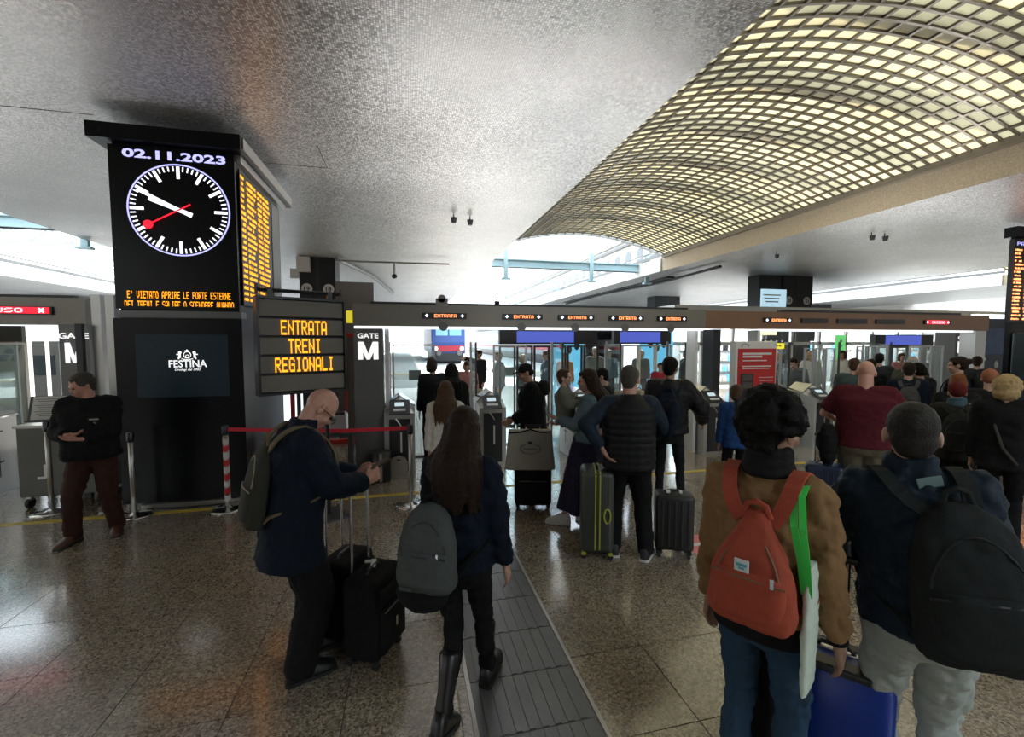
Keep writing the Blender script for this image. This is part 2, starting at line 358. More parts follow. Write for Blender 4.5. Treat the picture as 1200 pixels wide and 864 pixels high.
# ================================================================== grid vaults
PAN = bpy.data.materials.new('translucent_cream_panel'); PAN.use_nodes = True
t = PAN.node_tree; t.nodes.clear(); o_ = t.nodes.new('ShaderNodeOutputMaterial'); tl = t.nodes.new('ShaderNodeBsdfTranslucent'); df = t.nodes.new('ShaderNodeBsdfDiffuse')
tl.inputs[0].default_value = (.84, .78, .60, 1); df.inputs[0].default_value = (.7, .67, .57, 1); mx = t.nodes.new('ShaderNodeMixShader'); mx.inputs[0].default_value = .45
oi = t.nodes.new('ShaderNodeObjectInfo')
t.links.new(tl.outputs[0], mx.inputs[1]); t.links.new(df.outputs[0], mx.inputs[2]); t.links.new(mx.outputs[0], o_.inputs[0]); MATS['panel'] = PAN
GRID = mat('vault_grid_metal', (.155, .135, .105), .3, .55, .15, 2)
def vault(x0, x1, y0, y1, label, parts):
    cx = (x0 + x1) / 2; hw = (x1 - x0) / 2; rise = .62; z0 = ZF + .05
    zz = lambda x: z0 + rise * (1 - ((x - cx) / hw) ** 2)
    nx = 20; py = .2; nyy = int((y1 - y0) / py); root = struct(bpy.data.objects.new('ceiling_vault', None), label); COL.objects.link(root)
    xs = [x0 + (x1 - x0) * k / nx for k in range(nx + 1)]
    g = MB()
    bw = .045
    for k, x in enumerate(xs):                     # longitudinal bars
        s_ = -2 * rise * (x - cx) / hw ** 2; M = Matrix.Translation((x, (y0 + y1) / 2, zz(x))) @ Matrix.Rotation(-math.atan(s_), 4, 'Y')
        g.box((0, 0, 0), (bw, y1 - y0, .05), M)
    for j in range(nyy + 1):                       # transverse bars follow the arc
        y = y0 + j * py
        rings = []
        for k in range(25):
            x = x0 + (x1 - x0) * k / 24; z = zz(x)
            rings.append([(x, y - bw / 2.4, z - .027), (x, y + bw / 2.4, z - .027), (x, y + bw / 2.4, z + .02), (x, y - bw / 2.4, z + .02)])
        g.loft(rings)
    g.build('vault_grid', GRID, root, fix=False)
    g2 = bpy.data.objects['vault_grid']
    # end ring
    rings = [[(x0 + (x1 - x0) * k / 24, y1, zz(x0 + (x1 - x0) * k / 24) + dz) for dz in (-.06, .16)] + [(x0 + (x1 - x0) * k / 24, y1 + .12, zz(x0 + (x1 - x0) * k / 24) + dz) for dz in (.16, -.06)] for k in range(25)]
    MB().loft(rings).build('vault_end_ring', STONEW, root)
    cells = []
    for j in range(nyy):
        for k in range(nx):
            xa, xb = xs[k], xs[k + 1]; y = y0 + (j + .5) * py; xm = (xa + xb) / 2
            cells.append((k, j, xm, y, math.atan2(zz(xb) - zz(xa), xb - xa), (zz(xa) + zz(xb)) / 2))
    near = set()
    if parts:
        c2 = [c for c in cells if c[3] > 3.0]   # in the picture from about here
        c2.sort(key=lambda c: (c[2] * c[2] * .5 + c[3] ** 2)); sel = [c for c in c2 if c[2] > 1.0 * c[3] * .62 or True][:295]
        near = set((c[0], c[1]) for c in sel); pm = None
        for c in sel:
            if pm is None: o = MB().box((0, 0, 0), ((x1 - x0) / nx - .02, py - .015, .012)).build('vault_panel', PAN, root); pm = o
            else: o = pm.copy(); COL.objects.link(o); o.parent = root
            o.location = (c[2], c[3], c[5] + .012); o.rotation_euler = (rng.uniform(-.02, .02), -c[4] + rng.uniform(-.02, .02), 0)
    r2 = MB()
    for c in cells:
        if (c[0], c[1]) in near: continue
        r2.box((0, 0, 0), ((x1 - x0) / nx - .02, py - .015, .012), Matrix.Translation((c[2], c[3], c[5] + .012)) @ Matrix.Rotation(-c[4], 4, 'Y'))
    tag(r2.build('vault_panels_beyond', PAN, root, fix=False), kind='stuff')
    # roof beams over the panels
    bb = MB()
    for k in range(int((y1 - y0) / 1.4)):
        bb.box((cx, y0 + .7 + 1.4 * k, z0 + rise + .22), (x1 - x0 + .4, .26, .3))
    bb.build('roof_purlins', PILLM, root)
    return root
vault(2.8, 9.3, -2.0, 14.7, 'coffered metal grid vault with cream translucent panels', True)
# the neighbouring vaults, seen only at their ends
def vault_far(x0, x1, y0, y1, label):
    cx = (x0 + x1) / 2; hw = (x1 - x0) / 2; zz = lambda x: ZF + .05 + .62 * (1 - ((x - cx) / hw) ** 2)
    root = struct(bpy.data.objects.new('ceiling_vault', None), label); COL.objects.link(root); g = MB()
    for k in range(21):
        x = x0 + (x1 - x0) * k / 20; g.box((x, (y0 + y1) / 2, zz(x)), (.05, y1 - y0, .05))
    p = MB(); n = int((y1 - y0) / .2)
    for j in range(n + 1):
        for k in range(10):
            xa, xb = x0 + (x1 - x0) * k / 10, x0 + (x1 - x0) * (k + 1) / 10; y = y0 + j * .2
            g.loft([[(x, y - .02, zz(x) - .025), (x, y + .02, zz(x) - .025), (x, y + .02, zz(x) + .02), (x, y - .02, zz(x) + .02)] for x in (xa, xb)])
    for k in range(20):
        xa, xb = x0 + (x1 - x0) * k / 20, x0 + (x1 - x0) * (k + 1) / 20
        p.loft([[(x, y0, zz(x) + .03), (x, y1, zz(x) + .03), (x, y1, zz(x) + .04), (x, y0, zz(x) + .04)] for x in (xa, xb)])
    tag(g.build('vault_grid', GRID, root, fix=False), kind='stuff'); tag(p.build('vault_panels', PAN, root), kind='stuff')
vault_far(20.5, 27, -2, 14.7, 'grid vault over the concourse at far right')
vault_far(-15.4, -7.95, -4, 9.2, 'grid vault over the concourse at left')
vault_far(34.8, 41, -2, 14.7, 'outer grid vault at far right')
# ================================================================== open slots: steel frames, side rails
TEAL = mat('pale_blue_steel', (.36, .5, .54), .5, .2, .08, 2)
def steel_frame(x0, x1, y, z, label):
    t_ = thing('roof_frame', label, 'steel frame', ((x0 + x1) / 2, y, z)); w_ = x1 - x0
    MB().box((0, 0, 0), (w_, .16, .3)).box((0, -.001, .13), (w_, .34, .04)).box((0, -.001, -.13), (w_, .34, .04)).build('beam', TEAL, t_)
    for sx in (-.42, .12, .5):
        MB().box((sx * w_, -.12, -.05), (.16, .1, 1.1)).box((sx * w_, -.14, -.6), (.34, .2, .06)).build('post', TEAL, t_)
    return t_
steel_frame(3.2, 9.6, 16.6, 4.95, 'pale blue steel beam with two posts across the central roof opening')
steel_frame(-15.4, -8.0, 14.0, 5.0, 'pale blue steel beam across the left roof opening')
for k, y in enumerate((26, 36, 47)):
    t_ = thing('roof_truss', ['thin grey roof truss across the central opening, nearest', 'thin grey roof truss second in the central opening', 'thin grey roof truss farthest in the central opening'][k], 'truss', (6.4, y, 5.4))
    mb = MB().box((0, 0, .25), (7.2, .08, .06)).box((0, 0, -.25), (7.2, .08, .06))
    mb.build('chord', TEAL, t_); wb = MB()
    for i in range(10): wb.tube([(-3.5 + i * .7, 0, -.25), (-3.15 + i * .7, 0, .25), (-2.8 + i * .7, 0, -.25)], .02, 5)
    wb.build('web', TEAL, t_)
for k, y in enumerate((19.5, 26)):
    t_ = thing('roof_truss', ['thin grey roof truss in the left roof opening, nearer', 'thin grey roof truss in the left roof opening, farther'][k], 'truss', (-11.7, y, 5.75))
    MB().box((0, 0, .25), (7.4, .08, .07)).box((0, 0, -.25), (7.4, .08, .07)).build('chord', TEAL, t_); wb = MB()
    for i in range(6): wb.tube([(-3.6 + i * 1.2, 0, -.25), (-3.0 + i * 1.2, 0, .25), (-2.4 + i * 1.2, 0, -.25)], .03, 5)
    wb.build('web', TEAL, t_)
def fascia_rail(x, side, y0, y1, label, step=1.5):
    """white fascia panels with a service rail standing on them"""
    t_ = thing('fascia_rail', label, 'rail', (x, y0, ZF)); n = int((y1 - y0) / step); pm = None
    for k in range(n):
        if pm is None: pm = MB().box((0, 0, 0), (.05, step - .02, .5)).build('fascia_panel', STONEW, t_); o = pm
        else: o = pm.copy(); COL.objects.link(o); o.parent = t_
        o.location = (side * .04, (k + .5) * step, -.24)
    mb = MB()
    for k in range(n + 1): mb.box((-side * .1, k * step, .16), (.05, .05, .34))
    tag(mb.build('rail_posts', WHITE, t_), kind='stuff')
    MB().box((-side * .1, (y1 - y0) / 2, .34), (.06, y1 - y0, .05)).box((-side * .1, (y1 - y0) / 2, .14), (.1, y1 - y0, .12)).build('rail_bar', PILLM, t_)
fascia_rail(9.3, -1, 14.9, 74, 'white fascia and service rail along the right side of the central opening')
fascia_rail(-15.4, 1, 9.5, 74, 'white fascia and service rail along the left opening')
fascia_rail(27, -1, 14.9, 74, 'white fascia and rail in the far right roof opening')
fascia_rail(41, -1, 14.9, 74, 'white fascia and rail in the outermost right opening')
# ================================================================== tactile paving strip with drain edge
TAC = mat('tactile_grey', (.12, .128, .138), .3, .1, .2, 9, .05, 80, spec=.7)
tac = thing('tactile_strip', 'dark grey ribbed tactile guide strip running across the floor to the gates', 'guide path', (.65, 0, .0))
ribs = MB().box((0, 0, .002), (.62, .382, .004)); 
for k in range(9):
    if k in (0, 8): continue
for xk in (-.25, -.18, -.11, -.04, .03, .10, .17, .24): ribs.box((xk, 0, .0065), (.034, .378, .005))
pm = ribs.build('tactile_plate', TAC, tac); pm.location = (0, 1.1, 0)
for k in range(1, 19):
    o = pm.copy(); COL.objects.link(o); o.parent = tac; o.location = (0, 1.1 + .39 * k, 0)
MB().box((.325, 4.9, .004), (.022, 8.0, .008)).box((-.325, 4.9, .004), (.022, 8.0, .008)).build('edge_strip', STEEL, tac)
# yellow line
tag(MB().box((-5, 5.88, .0015), (10.3, .09, .003)).box((6.8, 5.88, .0015), (11.6, .09, .003)).build('yellow_line', YEL), 'yellow floor line painted in front of the gates', 'floor line')
STK = mat('pink_sticker', (.75, .22, .22), .4, 0, .3, 14)
s_ = thing('floor_sticker', 'round faded pink red sticker on the floor near the gates', 'sticker', (2.83, 3.68, 0))
MB().lathe([(.235, 0), (.235, .003)], n=28).build('disc', STK, s_)
MB().box((0, .03, .0035), (.26, .05, .002)).box((0, -.06, .0035), (.2, .035, .002)).build('white_mark', WHITE, s_)
# ================================================================== distant columns under the ceiling bands
COLM = mat('column_black', (.014, .015, .016), .4, .1, spec=.3)
def disc_num(parent, x, y, z, s):
    MB().cyl((x, y, z), .16, .02, 24, axis='y').build('number_disc', PAPER, parent)
    text('number', s, .17, .15, (x, y - .012, z), BLACK, parent, bold=.02)
def column(x, y, w_, d_, label, nums, advert, nz=3.62):
    t_ = thing('platform_column', label, 'column', (x, y, 0))
    box('shaft', -w_ / 2, w_ / 2, -d_ / 2, d_ / 2, 0, ZC, COLM, t_); box('centre_recess', -.06, .06, -d_ / 2 - .01, -d_ / 2 + .02, 0, ZC - .02, RUBBER, t_)
    if nums: disc_num(t_, -w_ * .3, -d_ / 2 - .02, nz, nums[0]); disc_num(t_, w_ * .3, -d_ / 2 - .02, nz, nums[1])
    if advert is not None:
        MB().box((advert, -.1, 4.0), (1.1, .6, 1.2)).build('side_box', COLM, t_)
        MB().box((advert, -d_ / 2 - .1, 3.6), (1.15, .06, .85)).build('advert_panel', mat('pale_blue_advert', (.5, .68, .78), .4, 0, .5, 2.2, emis=(.5, .75, .9), estr=.5), t_)
        g_ = MB()
        for k in range(3): g_.box((advert - .1, -d_ / 2 - .135, 3.8 - k * .13), (.8 - .1 * k, .006, .05))
        g_.build('white_lines', WHITE, t_)
    return t_
column(-2.62, 15.4, 1.05, .9, 'dark platform column with two round number discs left of the gate beam', ('19', '18'), None)
column(15.3, 15.2, 1.45, .9, 'dark platform column with discs 20 and 21 beside blue advert', ('20', '21'), -1.25)
column(14.8, 23.5, 1.6, .9, 'dark grey double column far behind the gate beam', None, None)
column(28.5, 26.0, 1.9, .9, 'dark double column under the far right ceiling band', None, None)
column(-22, 16, 1.0, .9, 'dark column standing far left beyond the gates', None, None)
# ================================================================== clock column
CX0, CX1, CY0, CY1 = -3.27, -1.97, 6.13, 8.05
clk = thing('clock_column', 'tall black column carrying a station clock, date and departure board', 'clock column', (0, 0, 0))
box('core', CX0 + .03, CX1 - .02, CY0 + .03, CY1, 0, 4.27, COLM, clk)
box('cap', CX0 - .14, CX1 + .1, CY0 - .12, CY1 + .36, 4.27, 4.44, BLKG, clk)
box('cap_side_trim', CX1 + .1, CX1 + .115, CY0 - .05, CY1 + .36, 4.30, 4.43, STEEL, clk)
box('side_fascia', CX1 - .02, CX1 + .05, CY0 + .04, CY1 + .2, 4.17, 4.26, STEEL, clk)
box('screen_panel', CX0, CX1 - .01, CY0, CY0 + .04, 2.38, 4.25, BLKG, clk)
box('ledge', CX0 + .02, CX1, CY0 + .02, CY0 + .2, 2.28, 2.36, PILLM, clk)
def fx(name, builder, m, parent=None): return builder.build(name, m, parent or clk, fix=True)
yc = CY0 - .004
text('date_text', '02.11.2023', 1.06, .10, (-2.6, yc, 4.165), BLUELED, clk, bold=.03, rz=0)
cc = (-2.575, 3.545); rad = .53
ring = MB(); n = 72
ring.loft([[(cc[0] + q * math.cos(2 * PI * k / n), yc + d, cc[1] + q * math.sin(2 * PI * k / n)) for q, d in ((rad - .012, 0), (rad + .004, 0), (rad + .004, .006), (rad - .012, .006))] for k in range(n)], None, False, True)
clock_ring = ring.build('clock_ring', BLUELED, clk)
def hand(mb, ang, r0, r1, w_, y=0):
    """bar at clock angle ang (deg clockwise from 12)"""
    M = Matrix.Translation((cc[0], yc + y, cc[1])) @ Matrix.Rotation(R(ang), 4, 'Y')
    mb.box((0, 0, (r0 + r1) / 2), (w_, .006, r1 - r0), M)
for k in range(60):
    mb = MB(); big = k % 5 == 0
    hand(mb, k * 6, rad - (.145 if big else .06) - .02, rad - .025, .032 if big else .013)
    mb.build('hour_mark' if big else 'minute_mark', WLED, clk, fix=False)
mb = MB(); hand(mb, 297, -.14, .47, .035, -.012); mb.build('minute_hand', WLED, clk)
mb = MB(); hand(mb, 291, -.14, .33, .045, -.007); mb.build('hour_hand', WLED, clk)
mb = MB(); hand(mb, 240, -.14, .36, .014, -.02)
a_ = R(240); px_, pz_ = cc[0] + .37 * math.sin(a_), cc[1] + .37 * math.cos(a_)
mb.cyl((px_, yc - .02, pz_), .05, .008, 24, axis='y'); mb.build('second_hand', REDLED, clk)
led('ticker_text', "E' VIETATO APRIRE LE PORTE ESTERNE", -3.15, 2.505, 1.08, .085, AMBER, clk, Matrix.Translation((0, CY0 - .001, 0)))
led('ticker_text', "DEI TRENI E SALIRE O SCENDERE QUANDO", -3.18, 2.39, 1.14, .085, AMBER, clk, Matrix.Translation((0, CY0 - .001, 0)), ymax=5)
# departure board on the right-hand side of the column
DIMB = mat('board_black', (.012, .011, .01), .4)
box('board_panel', CX1, CX1 + .012, CY0 + .1, CY1 - .05, 2.45, 4.12, DIMB, clk)
def board_rows(parent, n, z0, z1, cols, M, mt, name='board_row', seed=3):
    """rows of dot glyph blocks too small to read in the picture"""
    rr = random.Random(seed); ph = (z1 - z0) / n
    for r_ in range(n):
        mb = MB(); z = z1 - (r_ + .8) * ph
        for (a, b, fill) in cols:
            L = (b - a) * (rr.uniform(.65, 1) if fill < 1 else 1); k = int(L / .021)
            for i in range(k):
                if rr.random() < .2: continue
                hh = ph * rr.choice((.45, .45, .52, .36))
                mb.box((a + (i + .5) * .021, 0, z + hh / 2), (.015, .006, hh))
        mb.build(name, mt, parent, fix=False).matrix_local = M
Mside = Matrix.Translation((CX1 + .016, 0, 0)) @ Matrix.Rotation(PI / 2, 4, 'Z')
board_rows(clk, 22, 2.5, 4.08, [(CY0 + .12, CY0 + .3, .9), (CY0 + .34, CY0 + .72, .6), (CY0 + .76, CY0 + .95, 1), (CY0 + 1.0, CY0 + 1.3, .6)], Mside, AMBER)
box('blank_board', CX1 + .012, CX1 + .02, CY0 + 1.42, CY1 - .1, 2.5, 4.1, PILLM, clk)
# advertising box under the clock
ad = thing('advert_box', 'large matt black advertising box with white emblem and lettering under the clock', 'advert', (0, 0, 0))
box('housing', CX0 - .02, CX1 + .02, CY0 - .03, CY0 + .55, .06, 2.27, BLKG, ad)
box('plinth', CX0 + .02, CX1 - .02, CY0, CY0 + .5, 0, .06, PILLM, ad)
box('screen', -3.08, -2.11, CY0 - .036, CY0 - .028, 1.33, 2.08, mat('dark_screen', (.004, .008, .012), .3, spec=.2, emis=(.02, .035, .045), estr=.12), ad)
ya = CY0 - .04
text('lettering', 'FESTINA', .40, .088, (-2.545, ya, 1.73), WHLED, ad, bold=.012)
serif = MB()
text('lettering_small', 'Orologi dal 1902', .27, .034, (-2.55, ya, 1.655), WHLED, ad, shear=.3)
em = MB()
def disc(mb, x, z, r, y=ya, n=14): mb.cyl((x, y, z), r, .004, n, axis='y')
ringe = lambda mb, x, z, r, t: mb.loft([[(x + q * math.cos(2 * PI * k / 18), ya + d, z + q * math.sin(2 * PI * k / 18)) for q, d in ((r - t, 0), (r, 0), (r, .004), (r - t, .004))] for k in range(18)], None, False, True)
ringe(em, -2.55, 1.835, .042, .008); ringe(em, -2.55, 1.82, .02, .007)
for sx in (-1, 1):
    disc(em, -2.55 + sx * .075, 1.865, .017); em.box((-2.55 + sx * .078, ya, 1.83), (.022, .004, .06)); em.box((-2.55 + sx * .098, ya, 1.842), (.03, .004, .012)); em.box((-2.55 + sx * .09, ya, 1.80), (.013, .004, .03))
    em.tube([(-2.55 + sx * .06, ya, 1.79), (-2.55 + sx * .03, ya, 1.782), (-2.55, ya, 1.78)], .005, 5)
em.box((-2.55, ya, 1.883), (.045, .004, .014)); disc(em, -2.55, 1.895, .007)
em.build('emblem', WHLED, ad)
MB().box((-2.55, 6.075, .03), (1.05, .09, .05)).build('floor_rail', STEEL, ad)
cb = MB().tube([(-3.0, 6.0, .015), (-2.6, 5.93, .015), (-2.2, 5.98, .015), (-1.9, 5.82, .015)], .012, 6).build('floor_cable', RUBBER); tag(cb, 'thin black cable lying on the floor before the black advert box', 'cable')
# ================================================================== hanging LED sign
ez = thing('led_sign', 'grey framed LED sign with three amber lines reading entrata treni regionali', 'sign', (-1.08, 5.2, 0), R(26.6))
W2 = .447; SGN = mat('sign_grey_slat', (.17, .155, .13), .5, 0, .08, 3)
frame_mb = MB(); frame_rect(frame_mb, -W2, W2, 1.44, 2.46, .025, .16, Matrix()); frame_mb.build('frame', BLACK, ez)
box('back', -W2 + .02, W2 - .02, .03, .07, 1.46, 2.44, BLACK, ez)
hh = (2.44 - 1.46) / 5
for k in range(5):
    z = 1.46 + k * hh
    sl = box('slat', -W2 + .028, W2 - .028, -.045, .03, z + .014, z + hh - .014, SGN, ez)
for k, s_ in ((3, 'ENTRATA'), (2, 'TRENI'), (1, 'REGIONALI')):
    w_ = len(s_) * .0655; led('led_text', s_, -w_ / 2 + .01, 1.46 + k * hh + .02, w_, .152, AMBER, ez, Matrix.Translation((0, -.047, 0)), dot=.96)
MB().tube([(-.05, .02, 0.03), (-.05, .02, 1.44)], .022, 8).build('pole', BLACK, ez)
MB().tube([(.24, .02, 0.03), (.24, .02, 1.44)], .022, 8).build('pole', BLACK, ez)
MB().box((.1, .02, .015), (.6, .4, .03)).build('base', BLACK, ez)
MB().tube([(-.42, .03, 2.53), (.42, .03, 2.53)], .02, 8).build('top_bar', BLACK, ez)
for x in (-.3, .3): MB().box((x, .03, 2.5), (.05, .05, .1)).build('bracket', BLACK, ez)
for x in (-.42, .42): MB().box((x, .03, 2.54), (.03, .03, .1)).build('bracket', BLACK, ez)
# ================================================================== gate portals
def gate_sign(x, z, w_, s_, lit, label, y, m=ORLED):
    g = thing('gate_led_sign', label, 'sign', (x, y, z), 0, None)
    MB().box((0, 0, 0), (w_, .03, .085)).build('housing', BLACK, g)
    if s_:
        led('led_text', s_, -w_ * .23, -.026, w_ * .5, .05, m, g, Matrix.Translation((0, -.016, 0)))
    if lit:
        for sx in (-1, 1):
            a = MB().box((sx * w_ * .40, -.018, 0), (.05, .004, .016)).box((sx * w_ * .40, -.018, 0), (.016, .004, .05)).build('arrow', WLED, g)
    return g
YG = 6.85
beam1 = struct(box('trim_3', -.74, 5.16, YG, YG + .35, 2.225, 2.55, BEAMM), 'bronze grey steel beam over the central gates')
beam2 = struct(box('trim_4', 5.16, 12.08, YG, YG + .35, 2.225, 2.54, BEAMB), 'brown steel beam over the right-hand gates')
beamL = struct(box('trim_5', -9.5, -3.99, YG, YG + .35, 2.215, 2.55, BEAMM), 'bronze grey steel beam over the left gate')
MB().box((2.2, YG + .15, 2.205), (5.85, .28, .035)).build('beam_underlight', mat('white_strip', (.85, .9, .92), .4, emis=(.9, .96, 1), estr=.8), beam1)
MB().box((9.0, YG + .15, 2.205), (5.3, .28, .03)).build('beam_underlight', MATS['white_strip'], beam2)
for i, (a, b_) in enumerate(((.25, .92), (1.49, 2.14), (2.41, 3.03), (3.3, 3.93), (4.2, 4.76))):
    gate_sign((a + b_) / 2, 2.385, b_ - a, 'ENTRATA', True, ['orange entrata sign, leftmost on the bronze beam', 'orange entrata sign, second from left on the bronze beam', 'orange entrata sign in the middle of the bronze beam', 'orange entrata sign, fourth from left on the bronze beam', 'orange entrata sign, rightmost on the bronze beam'][i], YG - .015)
    m_ = MB().lathe([(.07, 0), (.07, .01)], n=16).build('service_hatch', PILLM, beam1); m_.location = ((a + b_) / 2 - .02, YG - .012, 2.225); m_.rotation_euler = (PI / 2, 0, 0)
gate_sign(6.67, 2.385, .62, 'ENTRATA', True, 'orange entrata sign at the left end of the brown beam', YG - .015)
for i, (a, b_) in enumerate(((7.2, 7.8), (8.03, 8.75), (8.98, 9.7))):
    gate_sign((a + b_) / 2, 2.385, b_ - a, '', False, ['unlit dark sign on the brown beam, nearest the orange one', 'unlit dark sign in the middle of the brown beam', 'unlit dark sign left of the red sign on the brown beam'][i], YG - .015)
gate_sign(10.58, 2.385, .7, 'CHIUSO', True, 'red lit chiuso sign on the brown beam', YG - .015, WLED)
MB().box((0, -.0165, 0), (.6, .002, .075)).build('red_field', REDLED, bpy.data.objects['gate_led_sign.009'])
g_ = thing('gate_led_sign', 'red lit chiuso sign with a cross on the left beam', 'sign', (-4.9, YG - .015, 2.385))
MB().box((.1, 0, 0), (.95, .03, .1)).build('housing', BLACK, g_)
MB().box((.1, -.018, 0), (.9, .006, .078)).build('red_field', REDLED, g_)
led('led_text', 'CHIUSO', -.30, -.028, .58, .056, WLED, g_, Matrix.Translation((0, -.022, 0)))
xm = MB()
for a_ in (45, -45): xm.box((0, 0, 0), (.075, .004, .02), Matrix.Translation((.47, -.024, 0)) @ Matrix.Rotation(R(a_), 4, 'Y'))
xm.build('cross_mark', WLED, g_)
# fittings on the beams
for i, (x, lab) in enumerate(((.55, 'dark lug with a round hole on top of the bronze beam'),)):
    l_ = MB().box((0, 0, .05), (.18, .05, .1)).cyl((0, 0, .1), .06, .05, 14, axis='y').build('beam_lug', BEAMM); l_.location = (x, YG + .05, 2.55); tag(l_, lab, 'bracket')
def spotlight(x, y, z, label, s=1.):
    t_ = thing('spotlight', label, 'lamp', (x, y, z)); MB().cyl((0, 0, .06 * s), .012, .12 * s, 6).build('arm', DARKM, t_)
    MB().cyl((0, -.02, -.03), .04 * s, .1 * s, 12, r2=.06 * s).build('head', DARKM, t_); return t_
spotlight(1.42, YG + .1, 2.62, 'small black spotlight on the bronze beam left of centre', .8)
for k, (x, y) in enumerate(((1.0, 9.3), (1.35, 9.4), (10.9, 8.5), (11.3, 8.5), (10.6, 11.0), (-6.6, 9.2))):
    t_ = spotlight(x, y, 4.5, ['pair of small ceiling spotlights left of the roof opening, left one', 'pair of small ceiling spotlights left of the roof opening, right one', 'twin ceiling spotlights on the right band, left one', 'twin ceiling spotlights on the right band, right one', 'single ceiling spotlight left of the twin pair', 'ceiling spotlight near the left roof opening'][k], 1.1)
# pillars
def letter_m(p, w_, h_, x, z, t=.24):
    mb = MB(); hw = w_ / 2; tt = w_ * t
    for sx in (-1, 1):
        mb.box((x + sx * (hw - tt / 2), -.006, z), (tt, .006, h_))
        mb.prism([(x + sx * hw, z + h_ / 2), (x + sx * (hw - tt * 1.15), z + h_ / 2), (x - sx * tt * .0, z - h_ * .18), (x + sx * tt * .0, z - h_ * .5), (x + sx * tt * .35, z - h_ * .5)], 'y', -.0095, -.003)
    return mb.build('letter_m', WHLED, p)
def gate_pillar(x0, x1, y0, y1, label, letters, m_=PILLM, lx=None):
    p = thing('gate_pillar', label, 'pillar', ((x0 + x1) / 2, y0, 0)); w_ = x1 - x0
    MB().box((0, (y1 - y0) / 2, 1.11), (w_, y1 - y0, 2.22)).build('casing', m_, p)
    MB().box((0, -.002, .04), (w_ + .01, .02, .08)).build('skirting', STEEL, p)
    if letters:
        text('lettering', 'GATE', w_ * .72, .075, (lx or 0, -.006, 2.08), WHLED, p, bold=.02)
        letter_m(p, w_ * .7, .26, lx or 0, 1.86)
    return p
gate_pillar(-.74, -.33, YG + .02, YG + .4, 'dark grey gate pillar lettered gate M right of the bald man', True)
gate_pillar(-4.30, -3.98, YG + .02, YG + .4, 'dark grey gate pillar lettered gate left of the clock column', False)
gp = bpy.data.objects['gate_pillar.001']
text('lettering', 'GATE', .33, .075, (0, -.006, 2.07), WHLED, gp, bold=.02); letter_m(gp, .2, .26, 0, 1.85)
for k, x in enumerate((-3.87, -3.72)):
    t_ = MB().box((0, 0, 1.3), (.1, .12, 2.6), None).build('steel_post', STEEL); t_.location = (x, YG + .05, 0); tag(t_, ['polished steel post beside left gate pillar, left of two', 'polished steel post nearest the clock column, right of two'][k], 'post')
gate_pillar(5.56, 5.72, YG + .3, YG + .6, 'narrow dark pillar at the left of the red information totem', False, DARKM)
gate_pillar(12.12, 12.6, YG + .6, YG + 1.0, 'dark gate pillar lettered gate M at the far right', True)
gate_pillar(11.75, 12.05, YG + .02, YG + .3, 'pale lit end post closing the right-hand gates', False, WHITE)
dp = MB().box((0, 0, 1.11), (.07, .06, 2.22)).build('gate_post', DARKM); dp.location = (-3.99, YG - .12, 0); tag(dp, 'narrow dark post in front of the left gate pillar', 'post')
# light metal jambs
for k, (x, lab) in enumerate(((-.27, 'white metal jamb beside the gate M pillar'), (5.02, 'white metal jamb at the right end of the central gates'), (6.33, 'white metal jamb at the left end of the right gates'))):
    j_ = box('gate_jamb', x - .03, x + .03, YG + .05, YG + .3, 0, 2.2, WHITE); tag(j_, lab, 'jamb')
# turnstiles ---------------------------------------------------------
TST = mat('turnstile_steel', (.5, .5, .49), .36, .55, .06, 2)
def turnstile():
    t_ = thing('turnstile', 'x', 'turnstile')
    w_ = .22
    body = MB().loft([[(x, 0 + dy, z) for x, z in ((-w_, 0), (w_, 0), (w_, zs), (0, zp), (-w_, zs))] for dy, zs, zp in ((0, .93, .95), (.28, 1.0, 1.17), (.62, 1.0, 1.17))])
    body.build('housing', TST, t_)
    MB().box((0, -.006, .45), (.3, .012, .8), None).build('front_panel', DARKM, t_)
    MB().box((.02, -.014, .5), (.025, .006, .3)).build('light_slot', WHITE, t_)
    M = Matrix.Translation((0, .1, .99)) @ Matrix.Rotation(R(38), 4, 'X')
    rp = MB().box((0, 0, .03), (.3, .30, .015), M).build('reader_plate', DARKM, t_)
    MB().box((0, .05, .042), (.14, .07, .01), M).build('display', mat('reader_screen', (.25, .3, .33), .3, emis=(.6, .75, .8), estr=.5), rp)
    MB().box((0, -.07, .042), (.18, .04, .01), M).build('reader_label', WHITE, rp)
    MB().tube([(-.06, -.02, .86), (.0, -.03, .78), (.02, -.03, .74)], .012, 6).build('ticket_guide', STEEL, t_)
    for sx in (-1, 1):
        for z in (.82, .42):
            MB().box((sx * (w_ + .002), .3, z), (.006, .18, .02)).build('side_slot', BLACK, t_)
        MB().box((sx * (w_ + .002), .32, .62), (.006, .012, .8)).build('side_seam', DARKM, t_)
    MB().loft([[(-w_ - .01, dy, z1), (0, dy, z2), (w_ + .01, dy, z1), (w_ + .01, dy, z1 + .018), (0, dy, z2 + .018), (-w_ - .01, dy, z1 + .018)] for dy, z1, z2 in ((.26, .99, 1.16), (.64, 1.0, 1.17))]).build('ridge_cover', CHROME, t_)
    # tall glass leaf standing behind the cabinet
    g = MB().box((-.17, .95, 1.0), (.012, .6, 1.9)).build('glass_leaf', GLASSG, t_)
    MB().box((-.17, 1.25, 1.0), (.035, .035, 1.98)).build('glass_post', STEEL, t_)
    MB().box((-.17, .64, 1.0), (.03, .03, 1.96)).build('glass_post', DARKM, t_)
    return t_
